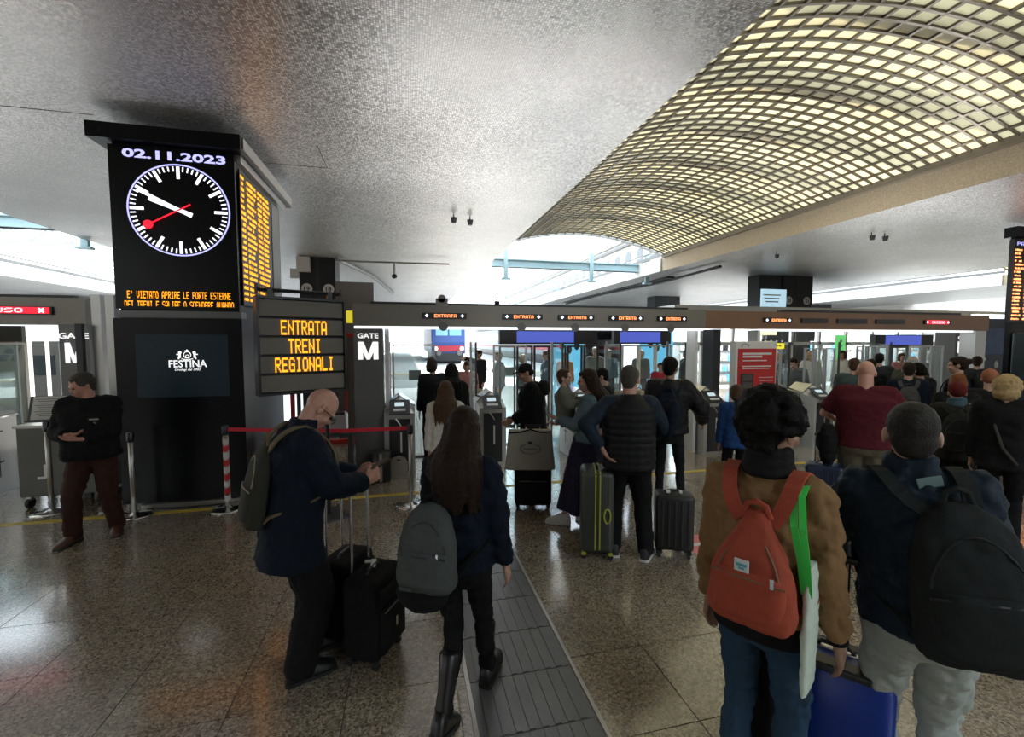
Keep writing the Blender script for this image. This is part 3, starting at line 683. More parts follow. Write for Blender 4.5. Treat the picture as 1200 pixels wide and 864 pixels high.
def dup(root, loc, rz=0, label=None, group=None, cat=None):
    r_ = root.copy(); COL.objects.link(r_); r_.location = loc; r_.rotation_euler = (0, 0, rz)
    if label: r_['label'] = label
    if group: r_['group'] = group
    for ch in list(root.children):
        c = ch.copy(); COL.objects.link(c); c.parent = r_
        for g in ch.children:
            d_ = g.copy(); COL.objects.link(d_); d_.parent = c
    return r_
T0 = turnstile(); T0['group'] = 'ticket turnstiles under the gate beams'
tl_ = [(-.1, 6.72, 'steel turnstile beside the gate M pillar'), (1.35, 6.95, 'steel turnstile seen past the walking girl\'s long hair'), (2.95, 7.0, 'steel turnstile behind the woman kissing a child'),
       (4.1, 7.0, 'steel turnstile hidden behind the man in the black vest'), (5.3, 6.72, 'steel turnstile in front of the red information totem'), (7.62, 6.68, 'steel turnstile between dark curly head and maroon shirt'),
       (9.0, 6.8, 'steel turnstile behind the maroon-shirted man'), (10.4, 6.8, 'steel turnstile under the red chiuso sign'), (-5.4, 6.8, 'steel turnstile at the left gate, left edge of picture')]
for i, (x, y, lab) in enumerate(tl_):
    if i == 0: T0.location = (x, y, 0); T0['label'] = lab
    else: dup(T0, (x, y, 0), 0, lab)
# sliding glass doors between turnstiles
def glass_screen(x0, x1, y, z0, z1, label, n=1, fr=.03, m=None, gm=None, sticker=None):
    g = thing('glass_screen', label, 'glass panel', (x0, y, 0)); w_ = (x1 - x0) / n
    for k in range(n):
        a = k * w_; f = MB(); frame_rect(f, a, a + w_ - .02, z0, z1, fr, .04, Matrix()); f.build('panel_frame', m or STEEL, g)
        MB().box((a + w_ / 2 - .01, 0, (z0 + z1) / 2), (w_ - .04, .01, z1 - z0 - .04)).build('pane', gm or GLASS, g)
    if sticker:
        MB().box((w_ * .5, -.01, sticker), (.2, .004, .17)).build('sticker', mat('dull_sticker', (.2, .25, .24), .6), g)
    return g
glass_screen(-.22, .52, 7.75, .0, 1.95, 'glass gate leaf beside the first turnstile', 1, .03, STEEL, GLASSG, 1.42)
glass_screen(1.62, 2.3, 8.3, .0, 1.93, 'glass gate leaf behind the capped man', 1, .03, STEEL, GLASSG, 1.42)
glass_screen(6.5, 7.35, 7.4, .0, 1.86, 'row of upright glass gate leaves behind the curly-haired man', 4, .022, STEEL)
glass_screen(7.9, 8.7, 7.4, .0, 1.86, 'row of upright glass gate leaves left of the maroon shirt', 3, .022, STEEL)
glass_screen(9.25, 10.1, 7.4, .0, 1.9, 'row of upright glass gate leaves right of the maroon shirt', 3, .022, STEEL)
glass_screen(10.7, 11.7, 7.4, .0, 1.9, 'row of upright glass gate leaves under the red sign', 3, .022, STEEL)
# second row of gates with monitors beyond
MONB = mat('monitor_blue', (.03, .05, .3), .3, emis=(.09, .13, .6), estr=.5)
def monitor(x0, x1, y, z0, z1, a, b_, label):
    t_ = thing('monitor_beam', label, 'screen', (0, y, 0)); box('casing', x0, x1, -.05, .1, z0, z1, BLACK, t_); box('screen', a, b_, -.06, -.05, z0 + .04, z1 - .03, MONB, t_); return t_
monitor(2.1, 4.5, 10, 1.93, 2.26, 2.5, 3.9, 'dark beam with blue monitor behind the capped man')
monitor(4.95, 6.5, 10, 1.93, 2.26, 5.1, 6.2, 'dark beam with bright blue monitor right of centre')
monitor(13.6, 15.9, 10.4, 1.85, 2.2, 14.0, 15.4, 'dark beam with blue monitor under the red chiuso sign')
glass_screen(2.1, 4.6, 10.05, .0, 1.9, 'dark framed glass doors under the left blue monitor', 6, .045, DARKM, GLASSG)
glass_screen(4.75, 6.6, 10.05, .0, 1.9, 'white framed glass doors under the right blue monitor', 4, .035, WHITE, GLASSG)
glass_screen(13.7, 16.4, 10.45, .0, 1.85, 'pale framed glass doors under the far right monitor', 4, .06, PILLM, GLASSG)
# red information totem
tt = thing('info_totem', 'red information totem with white header beside the turnstile', 'totem', (6.02, 6.58, 0))
MB().box((0, .1, 1.0), (.86, .16, 2.0), None, .02).build('casing', WHITE, tt)
MB().box((-.0, .012, .99), (.78, .012, 1.76)).build('poster', RED, tt)
hd = MB()
for (x, z, w_, h_) in ((0, 1.78, .6, .035), (-.1, 1.73, .4, .035), (-.05, 1.66, .5, .018), (0, 1.56, .6, .02), (-.02, 1.52, .56, .014)): hd.box((x, .003, z), (w_, .004, h_))
for k in range(7): hd.box((.2, .003, 1.36 - k * .055), (.3 - .03 * (k % 3), .004, .01))
hd.build('poster_text_lines', WHITE, tt)
MB().box((-.2, .002, 1.15), (.26, .008, .56)).build('picture_panel', mat('poster_dark', (.05, .03, .03), .5), tt)
for k in range(4): MB().box((-.2, -.003, 1.36 - k * .135), (.2, .006, .1)).build('picture', mat('poster_photo', (.1, .09, .085), .5, 0, .9, 18), tt)
MB().box((-.2, .003, .74), (.28, .005, .1)).build('orange_tag', mat('poster_orange', (.7, .18, .03), .5), tt)
ar = MB()
for k in range(8): a_ = PI * k / 7 ; ar.box((-.25 + .07 * math.cos(a_), .012, 1.905 + .05 * math.sin(a_)), (.022, .006, .012))
ar.build('header_emblem', PILLM, tt)
# departure column at the right edge
dc = thing('departure_column', 'black column with orange departure board at the right edge', 'departure board', (0, 0, 0))
box('core', 13.2, 14.9, 7.1, 7.2, 0, 4.3, COLM, dc); box('cap', 12.98, 15.1, 6.97, 7.2, 4.28, 4.5, BLKG, dc); box('board_panel', 13.02, 14.85, 7.03, 7.12, 2.42, 4.24, DIMB, dc)
led('board_title', 'PARTENZE', 13.1, 4.1, .9, .08, BLUELED, dc, Matrix.Translation((0, 7.03, 0)))
board_rows(dc, 20, 2.46, 4.05, [(13.05, 13.35, .8), (13.4, 14.0, .6), (14.1, 14.3, 1), (14.4, 14.75, .6)], Matrix.Translation((0, 7.025, 0)), ORLED, seed=9)
tk = thing('ticket_totem', 'dark ticket machine with blue screen at the right edge under the board', 'ticket machine', (13.5, 6.6, 0))
MB().box((0, .2, 1.1), (.9, .4, 2.2), None, .06).build('casing', mat('dark_teal_casing', (.02, .035, .045), .4), tk)
MB().box((.1, -.008, 1.45), (.55, .01, .8)).build('screen', MONB, tk)
# ================================================================== people: continuous remeshed bodies with separate clothing and hair
def hard_tex(name, size, kind='HARD_NOISE'):
    t_ = bpy.data.textures.get(name) or bpy.data.textures.new(name, 'CLOUDS'); t_.noise_scale = size; t_.noise_type = kind; t_.noise_depth = 2; return t_
def remesh(mb, name, m, parent, vox=.012, sm=4, disp=0., dsize=.14, hard=True, dirs=None):
    o = obj(name, mb.v, mb.f, m)
    r_ = o.modifiers.new('r', 'REMESH'); r_.mode = 'VOXEL'; r_.voxel_size = vox
    if sm:
        s_ = o.modifiers.new('s', 'SMOOTH'); s_.factor = .5; s_.iterations = sm
    if disp:
        d_ = o.modifiers.new('d', 'DISPLACE'); d_.texture = hard_tex('fold%d_%d' % (int(dsize * 1000), hard), dsize, 'HARD_NOISE' if hard else 'SOFT_NOISE'); d_.strength = disp; d_.mid_level = .35; d_.texture_coords = 'LOCAL'
    dg = bpy.context.evaluated_depsgraph_get(); me = bpy.data.meshes.new_from_object(o.evaluated_get(dg))
    old = o.data; o.modifiers.clear(); o.data = me; bpy.data.meshes.remove(old); me.name = name
    me.materials.clear(); me.materials.append(m)
    me.polygons.foreach_set('use_smooth', [True] * len(me.polygons))
    if parent is not None: o.parent = parent
    return o
def seg(mb, p0, p1, r0, r1, n=12, e0=1., e1=1., flat=1., fdir=None):
    """closed tapered capsule"""
    p0, p1 = Vector(p0), Vector(p1); d = p1 - p0; L = d.length
    if L < 1e-5: return
    d /= L; a = d.cross(fdir if fdir is not None else (Vector((0, 1, 0)) if abs(d.y) < .9 else Vector((0, 0, 1)))); a.normalize(); b = d.cross(a)
    rings = []
    for t_, q in ((-1, .08), (-.8, .6), (-.4, .92)): rings.append((p0 + d * (t_ * r0 * e0), r0 * q))
    rings.append((p0, r0)); rings.append((p0 + d * L * .5, (r0 + r1) / 2)); rings.append((p1, r1))
    for t_, q in ((.4, .92), (.8, .6), (1, .08)): rings.append((p1 + d * (t_ * r1 * e1), r1 * q))
    mb.loft([[tuple(c + a * (q * math.cos(2 * PI * k / n)) + b * (q * flat * math.sin(2 * PI * k / n))) for k in range(n)] for c, q in rings])
def sect(mb, M, secs, n=24, p=2.4):
    rings = []
    for z, rx, ry, cy in secs:
        g = []
        for k in range(n):
            a = 2 * PI * k / n; c, s = math.cos(a), math.sin(a)
            g.append(tuple(M @ Vector((rx * math.copysign(abs(c) ** (2 / p), c), cy + ry * math.copysign(abs(s) ** (2 / p), s), z))))
        rings.append(g)
    mb.loft(rings)
def ik(S, T, a, b, pole):
    S, T, pole = Vector(S), Vector(T), Vector(pole); d = T - S; L = min(d.length, (a + b) * .999); u = d.normalized(); T = S + u * L
    x = (a * a - b * b + L * L) / (2 * L); h_ = math.sqrt(max(a * a - x * x, 0)); pp = pole - u * pole.dot(u); pp.normalize()
    return S + u * x + pp * h_, T
SKIN = mat('skin_light', (.50, .30, .22), .5, 0, .08, 20, .15, 200); SKIN2 = mat('skin_tan', (.36, .2, .135), .5, 0, .08, 20, .15, 200); SKIN3 = mat('skin_pink', (.55, .29, .22), .5, 0, .1, 20, .15, 200)
EYE = mat('eye_dark', (.03, .02, .02), .25)
def hand(mb, W, d, t, curl, s=1., fr=.0088, spread=.1):
    """palm and five fingers; d fingers' direction, t thumb side"""
    d = Vector(d).normalized(); t = Vector(t); t = (t - d * t.dot(d)).normalized(); n = d.cross(t)
    # palm normal n: fingers curl towards it (chosen by the sign of curl)
    if curl < 0: n = -n; curl = -curl
    W = Vector(W)
    seg(mb, W - d * .02, W + d * .03, .024 * s, .027 * s, 10, flat=.75, fdir=n)
    for k in range(4):
        o_ = (-.03 + .02 * k); seg(mb, W + d * .03 + t * (o_ * .75), W + d * .085 + t * o_, .015 * s, .0125 * s, 8)
    for k, L in enumerate((.058, .073, .078, .068)):
        o_ = -.03 + .02 * k; b = W + d * (.085 + .004 * k) + t * o_; dd = d + t * (spread * (k - 1.5) / 2); ang = 0
        for j, q in enumerate((.42, .32, .26)):
            ang += curl * (.75 if j == 0 else 1); v = dd.normalized() * math.cos(ang) + n * math.sin(ang); e = b + v * (L * q)
            seg(mb, b, e, fr * (1 - .06 * j) * s, fr * (.95 - .09 * j) * s, 8); b = e
    b = W + d * .025 + t * .022; e = b + (d * .6 + t * .75 + n * .25).normalized() * .038; seg(mb, b, e, .0135 * s, .0115 * s, 8)
    e2 = e + (d * .85 + t * .25 + n * .35).normalized() * .03; seg(mb, e, e2, .011 * s, .0095 * s, 8); seg(mb, e2, e2 + (d * .9 + n * .4).normalized() * .022, .0095 * s, .0085 * s, 8)
def shoe(P, yaw, pitch, m, parent, sole=None, boot=0., big=1.):
    M = Matrix.Translation(P) @ Matrix.Rotation(yaw, 4, 'Z') @ Matrix.Rotation(pitch, 4, 'X')
    prof = [(-.082, .02, .07), (-.07, .036, .11), (-.04, .043, .125), (.0, .044, .125), (.04, .046, .11), (.09, .05, .08), (.14, .05, .062), (.18, .04, .05), (.198, .02, .035)]
    mb = MB(); rings = []
    for y, w_, h_ in prof:
        g = []
        for k in range(14):
            a = 2 * PI * k / 14; c, s = math.cos(a), math.sin(a); zz = -.078 + (h_ * (.5 + .5 * s) if s > 0 else h_ * .5 + h_ * .5 * max(s * 1.4, -1))
            g.append((w_ * big * math.copysign(abs(c) ** .7, c), y * big, zz))
        rings.append(g)
    mb.loft(rings, M)
    if boot: mb.loft([[tuple(M @ Vector((r * math.cos(2 * PI * k / 14), -.005 + r * 1.1 * math.sin(2 * PI * k / 14), z))) for k in range(14)] for z, r in ((-.01, .042), (.06, .045), (.12, .043), (.2, .05), (boot, .058), (boot + .01, .05))])
    o = mb.build('boot' if boot else 'shoe', m, parent, True)
    mb = MB()
    for y, w_, h_ in prof: pass
    mb.loft([[tuple(M @ Vector(((w_ + .004) * big * sx, y * 1.02 * big, z))) for sx, z in ((-1, -.082), (1, -.082), (1, -.058), (-1, -.058))] for y, w_, h_ in prof])
    mb.build('sole', sole or RUBBER, o)
    return o
def person(label, pos, yaw, H=1.75, b=1., lean=0., twist=0., head=(0, 0, 0), rh=None, lh=None, rel=None, lel=None, rf=None, lf=None, rfy=0., lfy=0., rfp=0., lfp=0.,
           top=None, hem=-.06, tw=.0, fold=.012, bottom=None, skirt=None, hair=None, hairm=None, skin=SKIN, shoem=None, sole=None, boot=0., vox=.012, hv=None, curl=.35, rcurl=None, lcurl=None, rt=None, lt=None, rd=None, ld=None,
           collar=0., hood=None, scarf=None, fs=.06, short=False, vest=None, legw=1., female=False, z=0., group=None, extra=None, belly=0., sit=0., hsz=1.03, fsz=.1, roll=0.):
    root = thing('person', label, 'person', (pos[0], pos[1], z), R(yaw), group); s_ = H / 1.75; root.scale = (s_, s_, s_)
    hipC = Vector((0, 0, .93 - sit))
    T = Matrix.Translation(hipC) @ Matrix.Rotation(R(twist), 4, 'Z') @ Matrix.Rotation(R(roll), 4, 'Y') @ Matrix.Rotation(-R(lean), 4, 'X')
    Hm = T @ Matrix.Translation((0, .015, .588)) @ Matrix.Rotation(R(head[1]), 4, 'Z') @ Matrix.Rotation(-R(head[0]), 4, 'X') @ Matrix.Rotation(R(head[2]), 4, 'Y') @ Matrix.Scale(hsz, 4)
    f = (.9 if female else 1.) * b; sw = .163 * (.92 if female else 1.) * (.6 + .4 * b)
    hv = hv or vox
    body = MB()
    sect(body, T, [(-.08, .13 * f, .09 * f, 0), (.05, .14 * f, .095 * f, 0), (.18, .125 * f, .09 * f, .005), (.32, .145 * f, .1 * f, 0), (.44, .15 * f, .09, -.01), (.50, .1, .07, -.01), (.55, .05, .05, 0)])
    nk = .052 if not female else .046
    seg(body, T @ Vector((0, -.012, .49)), Hm @ Vector((0, -.012, .05)), nk * 1.08 * (.5 + .5 * b), nk * (.5 + .5 * b))
    hx = lambda v: Hm @ Vector(v)
    R3 = Hm.to_3x3()
    for c, r in (((0, -.002, .133), (.074, .094, .09)), ((0, .03, .065), (.054, .062, .064)), ((0, .04, .02), (.036, .048, .028)), ((0, .08, .118), (.05, .02, .016)), ((.032, .07, .07), (.024, .022, .024)), ((-.032, .07, .07), (.024, .022, .024)),
                 ((0, .098, .078), (.013, .017, .02)), ((0, .093, .1), (.009, .012, .024)), ((0, .09, .042), (.024, .011, .006)), ((0, .088, .031), (.02, .011, .007)), ((.078, -.008, .092), (.009, .018, .031)), ((-.078, -.008, .092), (.009, .018, .031)), ((.071, -.008, .09), (.012, .012, .02)), ((-.071, -.008, .09), (.012, .012, .02))):
        body.ell(hx(c), r, None, 14, 8, R3)
    J = {}
    arms = []
    for side, tgt, el, th, dr, cu in ((1, rh, rel, rt, rd, rcurl), (-1, lh, lel, lt, ld, lcurl)):
        S = T @ Vector((side * sw, -.01, .475)); tg = Vector(tgt) if tgt is not None else Vector((side * (sw + .035 + .03 * b), .04, .83))
        pole = Vector(el) if el is not None else Vector((side * .15, -1, -.2))
        E_, W_ = ik(S, tg, .285, .25, pole); arms.append((side, S, E_, W_))
        seg(body, S, E_, .047 * (.5 + .5 * b), .038 * (.5 + .5 * b)); seg(body, E_, W_, .039, .024)
        seg(body, T @ Vector((side * .07, -.015, .48)), S, .05, .048)
        d = Vector(dr) if dr is not None else (W_ - E_).normalized(); t_ = Vector(th) if th is not None else Vector((0, 1, 0))
        cu = curl if cu is None else cu
        # natural curl is towards the body: n = d x t ; right hand (down, t=+y): n=(+x)... flip sign
        hand(body, W_ + d * .01, d, t_, cu if side < 0 else -cu, .95 if female else 1.05)
        J['r' if side > 0 else 'l'] = (S, E_, W_, d)
    legs = []
    for side, ft, fy in ((1, rf, rfy), (-1, lf, lfy)):
        S = T @ Vector((side * .088, 0, -.02)) if sit else Vector((side * .088, 0, .91)); tg = Vector(ft) if ft is not None else Vector((side * .105, 0, .08))
        K, A = ik(S, tg, .435, .42, Vector((math.sin(-R(fy)) * .5, 1, 0))); legs.append((side, S, K, A))
        q_ = min(legw, 1) * .9; seg(body, S, K, .066 * q_, .046 * q_); seg(body, K, A, .046 * q_, .032 * q_)
        seg(body, A, A + Vector((-math.sin(R(fy)) * .09, math.cos(R(fy)) * .09, -.04)), .034, .028)
    remesh(body, 'body', skin, root, hv, 2)
    for sx in (-1, 1):
        MB().ell((0, 0, 0), (.0125, .009, .009), Matrix.Translation(hx((sx * .03, .0865, .098))) @ R3.to_4x4(), 10, 6).build('eye', EYE, root, True)
    # trousers
    if bottom is not None:
        mb = MB()
        sect(mb, Matrix.Translation(hipC), [(-.14, .13 * f + .02, .1 * f, 0), (-.06, .155 * f + .01, .112 * f + .012, -.01), (.04, .15 * f + .012, .105 * f + .012 + belly * .4, belly * .3), (.12, .138 * f + .012, .095 * f + .014 + belly * .5, belly * .4)])
        for side, S, K, A in legs:
            seg(mb, S + Vector((0, 0, -.03)), K, (.092 + .012 * (b - 1) * 4) * legw, fs * 1.12 * legw); seg(mb, K, A - (K - A).normalized() * .02, fs * 1.1 * legw, fs * .95 * legw, e1=.25)
            seg(mb, K - Vector((0, .012, .05)), K - Vector((0, .018, .17)), fs * 1.0 * legw, fs * .9 * legw)
        remesh(mb, 'trousers', bottom, root, vox, 3, fold * 1.5, .09)
    if skirt is not None:
        mb = MB(); sk, L = skirt[0], skirt[1]; sy = skirt[2] if len(skirt) > 2 else 0; rings = []
        for j in range(9):
            u = j / 8; z_ = 1.03 - u * L; g = []
            for k in range(36):
                a = 2 * PI * k / 36; q = (.13 + .17 * u ** .8) * (1 + .09 * u * math.sin(a * 7)); g.append((q * math.cos(a), sy * u + q * math.sin(a), z_))
            rings.append(g)
        mb.loft(rings); remesh(mb, 'skirt', sk, root, vox, 2, fold)
    # upper garment
    if top is not None:
        g = .018 + tw; mb = MB(); h0 = hem
        M0 = Matrix.Translation(hipC) @ Matrix.Rotation(R(twist), 4, 'Z') @ Matrix.Rotation(-R(lean * .35), 4, 'X')
        if h0 < 0:
            fl = 1 + abs(h0) * .35
            sect(mb, M0, [(h0, (.15 * f + g) * fl, (.11 * f + g) * fl + belly * .5, belly * .4), (h0 + .02, (.155 * f + g) * fl, (.112 * f + g) * fl + belly * .6, belly * .5), (h0 * .5, .152 * f + g, .108 * f + g + belly * .8, belly * .7), (.1, .14 * f + g, .1 * f + g + belly, belly)])
        sect(mb, T, [(max(h0, 0), .15 * f + g, .105 * f + g + belly, belly), (.08, .145 * f + g, .103 * f + g + belly, belly * .9), (.2, .14 * f + g, .102 * f + g + belly * .7, belly * .6), (.32, .152 * f + g, .11 * f + g, 0), (.42, .165 * f + g, .105 * f + g, -.01), (.485, .125 * f + g, .075 + g, -.012), (.53, .065 + g * .6, .06 + g * .5, -.005)])
        for side, S, E_, W_ in arms:
            q = (.5 + .5 * b)
            seg(mb, T @ Vector((side * .06, -.012, .478)), S, .056 * q + g * .7, .056 * q + g * .8)
            if vest is None or vest is True:
                if short: seg(mb, S, S + (E_ - S) * .78, .052 * q + g * .9, .05 * q + g * .9, e1=.2)
                else:
                    seg(mb, S, E_, .05 * q + g * .9, .044 * q + g * .8); seg(mb, E_, W_ - (W_ - E_).normalized() * .012, .046 * q + g * .7, .031 + g * .7, e1=.25)
        if collar: sect(mb, T, [(.47, .13, .095, -.012), (.51, .098, .085, -.006), (.53, .086, .08, 0), (.535 + collar, .08, .08, .006)])
        if hood == 'down': mb.ell(T @ Vector((0, -.085, .5)), (.115, .075, .06), None, 16, 8, T.to_3x3()); mb.ell(T @ Vector((0, -.055, .54)), (.1, .07, .035), None, 16, 8, T.to_3x3())
        remesh(mb, 'shirt' if short else ('coat' if hem < -.2 else 'jacket'), top, root, vox, 3, fold * 1.8, fsz)
    if vest and vest is not True: pass
    if scarf is not None:
        mb = MB()
        for k in range(3):
            pts = [tuple(T @ Vector(((.076 - .005 * k) * math.cos(a), .004 + (.076 - .005 * k) * math.sin(a), .555 + .03 * k + .008 * math.sin(a * 1 + k)))) for a in [2 * PI * i / 20 for i in range(20)]]
            mb.tube(pts, .023, 8, None, True)
        sect(mb, T, [(.54, .088, .085, .002), (.62, .07, .072, .012)])
        remesh(mb, 'scarf', scarf, root, min(vox, .008), 2, .008, .05)
    # hair
    if hair:
        mb = MB(); rr = random.Random(hash(label) % 1000 if False else len(label) * 7 + int(pos[0] * 10))
        E = lambda c, r: mb.ell(hx(c), r, None, 16, 8, R3)
        hd = .004; hs = .05
        if hair in ('short', 'curly', 'grey_short'):
            E((0, -.013, .142), (.083, .1, .092)); E((0, -.045, .095), (.073, .058, .062)); E((0, -.05, .055), (.055, .042, .04)); E((0, .03, .185), (.06, .058, .035))
            if hair == 'short': hd = .012
        if hair == 'crop': E((0, -.012, .138), (.0785, .094, .091)); E((0, -.045, .09), (.07, .054, .06)); E((0, -.05, .06), (.056, .042, .04)); hd = .002
        if hair == 'fringe_ring': E((0, -.035, .1), (.08, .07, .05)); hd = .004
        if hair == 'curly':
            for k in range(170):
                a = rr.uniform(0, 2 * PI); e = rr.uniform(-.35, 1.45); c = Vector((.094 * math.cos(a) * math.cos(e), -.016 + .108 * math.sin(a) * math.cos(e), .142 + .104 * math.sin(e)))
                if c.y > .055 and c.z < .16: continue
                E(tuple(c), tuple(rr.uniform(.013, .027) for _ in range(3)))
            for k in range(16): E((rr.uniform(-.06, .06), rr.uniform(-.085, -.05), rr.uniform(.04, .09)), (.02, .018, .02))
            hd = .012; hs = .02
        if hair in ('long', 'bob', 'bun', 'pony', 'puff'):
            E((0, -.015, .14), (.084, .1, .094)); E((0, -.045, .1), (.078, .065, .075)); E((0, .035, .175), (.062, .058, .042)); hd = .008
        if hair == 'bob':
            E((0, -.03, .085), (.096, .088, .1)); E((0, -.045, .04), (.09, .075, .055)); hd = .01
        if hair == 'puff':
            E((0, -.02, .12), (.108, .112, .108)); E((0, -.04, .05), (.1, .088, .085)); hd = .022; hs = .035
        if hair == 'bun': E((0, -.115, .16), (.04, .035, .04))
        if hair == 'pony':
            E((0, -.11, .14), (.03, .03, .035)); seg(mb, hx((0, -.12, .13)), hx((0, -.15, -.02)), .035, .025); seg(mb, hx((0, -.15, -.02)), hx((0, -.14, -.14)), .026, .01)
        if hair == 'long':
            Lh = .36
            for k in range(46):
                a = R(rr.uniform(150, 390)); rx = .078; p0 = Vector((rx * math.cos(a), -.03 + .075 * math.sin(a), .09 + rr.uniform(-.02, .05)))
                q = 1.35 + rr.uniform(-.1, .25)
                pts = [hx(p0), hx((p0.x * 1.12, p0.y * 1.15 - .01, .03))]
                for j in range(1, 5):
                    z_ = .03 - j * (Lh * rr.uniform(.85, 1.05)) / 4.2; loc = T @ Vector((p0.x * (q + .06 * j) + .008 * math.sin(j * 2 + k), min(p0.y, -.0) * 1.1 - .075 - .012 * (j < 3), .60 + z_)); pts.append(loc)
                mb.tube(pts, .02, 7, None, False, [.022, .024, .024, .022, .018, .006])
            hd = .01; hs = .03
        if hair == 'cap':
            E((0, -.005, .15), (.083, .1, .078)); mb.box((0, .12, .142), (.13, .1, .012), Hm, .012); hd = 0; E((0, -.04, .1), (.075, .06, .06))
        if hair == 'beanie': E((0, -.012, .145), (.086, .104, .098)); E((0, -.045, .11), (.078, .06, .06)); hd = .004
        remesh(mb, 'cap' if hair == 'cap' else ('knit_hat' if hair == 'beanie' else 'hair'), hairm, root, min(vox, .009) if hair != 'crop' else min(vox, .007), 2 if hair not in ('curly', 'long') else 1, hd, hs, True)
    # shoes
    for (side, S, K, A), fy, fp in zip(legs, (rfy, lfy), (rfp, lfp)):
        shoe(A, R(fy), R(fp), shoem or BLACK, root, sole, boot)
    bpy.context.view_layer.update()
    Mw = Matrix.Translation((pos[0], pos[1], z)) @ Matrix.Rotation(R(yaw), 4, 'Z') @ Matrix.Scale(s_, 4)
    return root, dict(M=Mw, T=Mw @ T, H=Mw @ Hm, J=J, lT=T, lH=Hm)
def backpack(label, P, m, w_=.3, h=.44, d=.17, off=(0, 0, .06), strapm=None, pocket=True, dsp=.01, vox=.012, tilt=0., style='round', labelm=None, strapside=(1, -1), group=None, zipm=None, th=0.):
    t_ = thing('backpack', label, 'backpack', (0, 0, 0), 0, group); M = P['T'] @ Matrix.Translation((off[0], -.125 + off[1], off[2])) @ Matrix.Rotation(R(tilt), 4, 'Y'); t_.matrix_basis = M
    mb = MB()
    prof = {'round': [(0, .8, .72), (.02, .94, .9), (.1, 1, 1), (.35, 1, 1), (.6, .95, .9), (.8, .8, .72), (.93, .55, .5), (1, .25, .25)], 'drop': [(0, .86, .8), (.03, .97, .95), (.15, 1.02, 1), (.4, .97, .95), (.6, .8, .8), (.78, .52, .62), (.9, .34, .46), (1, .22, .3)]}[style]
    rings = []
    for u, a, c in prof:
        g = []
        for k in range(28):
            an = 2 * PI * k / 28; cs, sn = math.cos(an), math.sin(an)
            g.append((w_ / 2 * a * math.copysign(abs(cs) ** .75, cs), -d * c / 2 + d * c / 2 * math.copysign(abs(sn) ** .75, sn) * 1.0, u * h))
        rings.append(g)
    mb.loft(rings); remesh(mb, 'pack_body', m, t_, vox, 3, dsp, .12)
    if pocket:
        mb = MB(); rings = []
        for u, a in ((0, .72), (.06, .84), (.3, .86), (.4, .84), (.44, .7)):
            g = []
            for k in range(24):
                an = 2 * PI * k / 24; cs, sn = math.cos(an), math.sin(an); g.append((w_ / 2 * a * math.copysign(abs(cs) ** .6, cs), -d * .62 + d * (.45 if u not in (0, .44) else .38) * math.copysign(abs(sn) ** .7, sn), .03 + u * h))
            rings.append(g)
        mb.loft(rings); pk = remesh(mb, 'front_pocket', m, t_, vox, 3, dsp * .7, .1)
        z_ = .03 + .41 * h
        MB().tube([(x, -d * 1.0 - .012 + abs(x) / w_ * .05, z_ - abs(x) / w_ * .02) for x in [(-.42 + .12 * k) * w_ for k in range(8)]], .004, 6).build('zip', zipm or BLACK, pk)
    # main zip arching over
    zp = []
    for k in range(15):
        a = PI * k / 14; u = .5 + .33 * math.sin(a); c_ = (.93 - .25 * max(0, (u - .5) / .33)) if style == 'round' else (.93 - .45 * (u - .5) / .33); wq = .97 - .2 * (u - .5) / .33 if style == 'round' else .85 - .35 * (u - .5) / .33
        q = .8 * abs(math.cos(a)); cs = q ** 1.333; sn = math.sqrt(1 - cs * cs); zp.append((math.copysign(q, math.cos(a)) * w_ / 2 * wq, -d * c_ / 2 - d * c_ / 2 * sn ** .75 - .004, u * h))
    MB().tube(zp, .004, 6).build('zip', zipm or BLACK, t_)
    MB().tube([(-.045, -.03, h * .95), (-.03, -.035, h * 1.06), (0, -.035, h * 1.09), (.03, -.035, h * 1.06), (.045, -.03, h * .95)], .011, 8).build('grab_handle', strapm or m, t_)
    iy = -off[1] + .125; iz = -off[2]
    for sx in strapside:
        pts = [(sx * .05 - off[0] * .2, -.03, h * .9), (sx * .085 - off[0] * .6, iy - .15 - th, max(h * .97, iz + .43)), (sx * .11 - off[0] * .9, iy - .115 - th, iz + .51 + th), (sx * .118 - off[0], iy - .01, iz + .585 + th), (sx * .125 - off[0], iy + .11 + th, iz + .5), (sx * .135 - off[0], iy + .175 + th, iz + .36), (sx * .16 - off[0], iy + .165 + th, iz + .22), (sx * (.19 + th) - off[0], iy + .02, iz + .13), (sx * .17 - off[0] * .5, iy - .13 - th, iz + .09), (sx * w_ * .42, -.02, .05)]
        # smooth the path
        sm = []
        for i in range(len(pts) - 1):
            for q in (0, .5): sm.append(Vector(pts[i]).lerp(Vector(pts[i + 1]), q))
        sm.append(Vector(pts[-1]))
        for _ in range(2): sm = [sm[0]] + [(sm[i - 1] + sm[i] * 2 + sm[i + 1]) / 4 for i in range(1, len(sm) - 1)] + [sm[-1]]
        rings = []
        for i, p_ in enumerate(sm):
            dd = (sm[min(i + 1, len(sm) - 1)] - sm[max(i - 1, 0)]).normalized(); wd = Vector((1, 0, 0)); wd = (wd - dd * wd.dot(dd)).normalized(); nn = dd.cross(wd); hw = .026 if i < len(sm) * .6 else .013
            rings.append([tuple(p_ + wd * (hw * a) + nn * (.006 * c)) for a, c in ((-1, -1), (1, -1), (1, 1), (-1, 1))])
        MB().loft(rings).build('shoulder_strap', strapm or m, t_, False)
    return t_
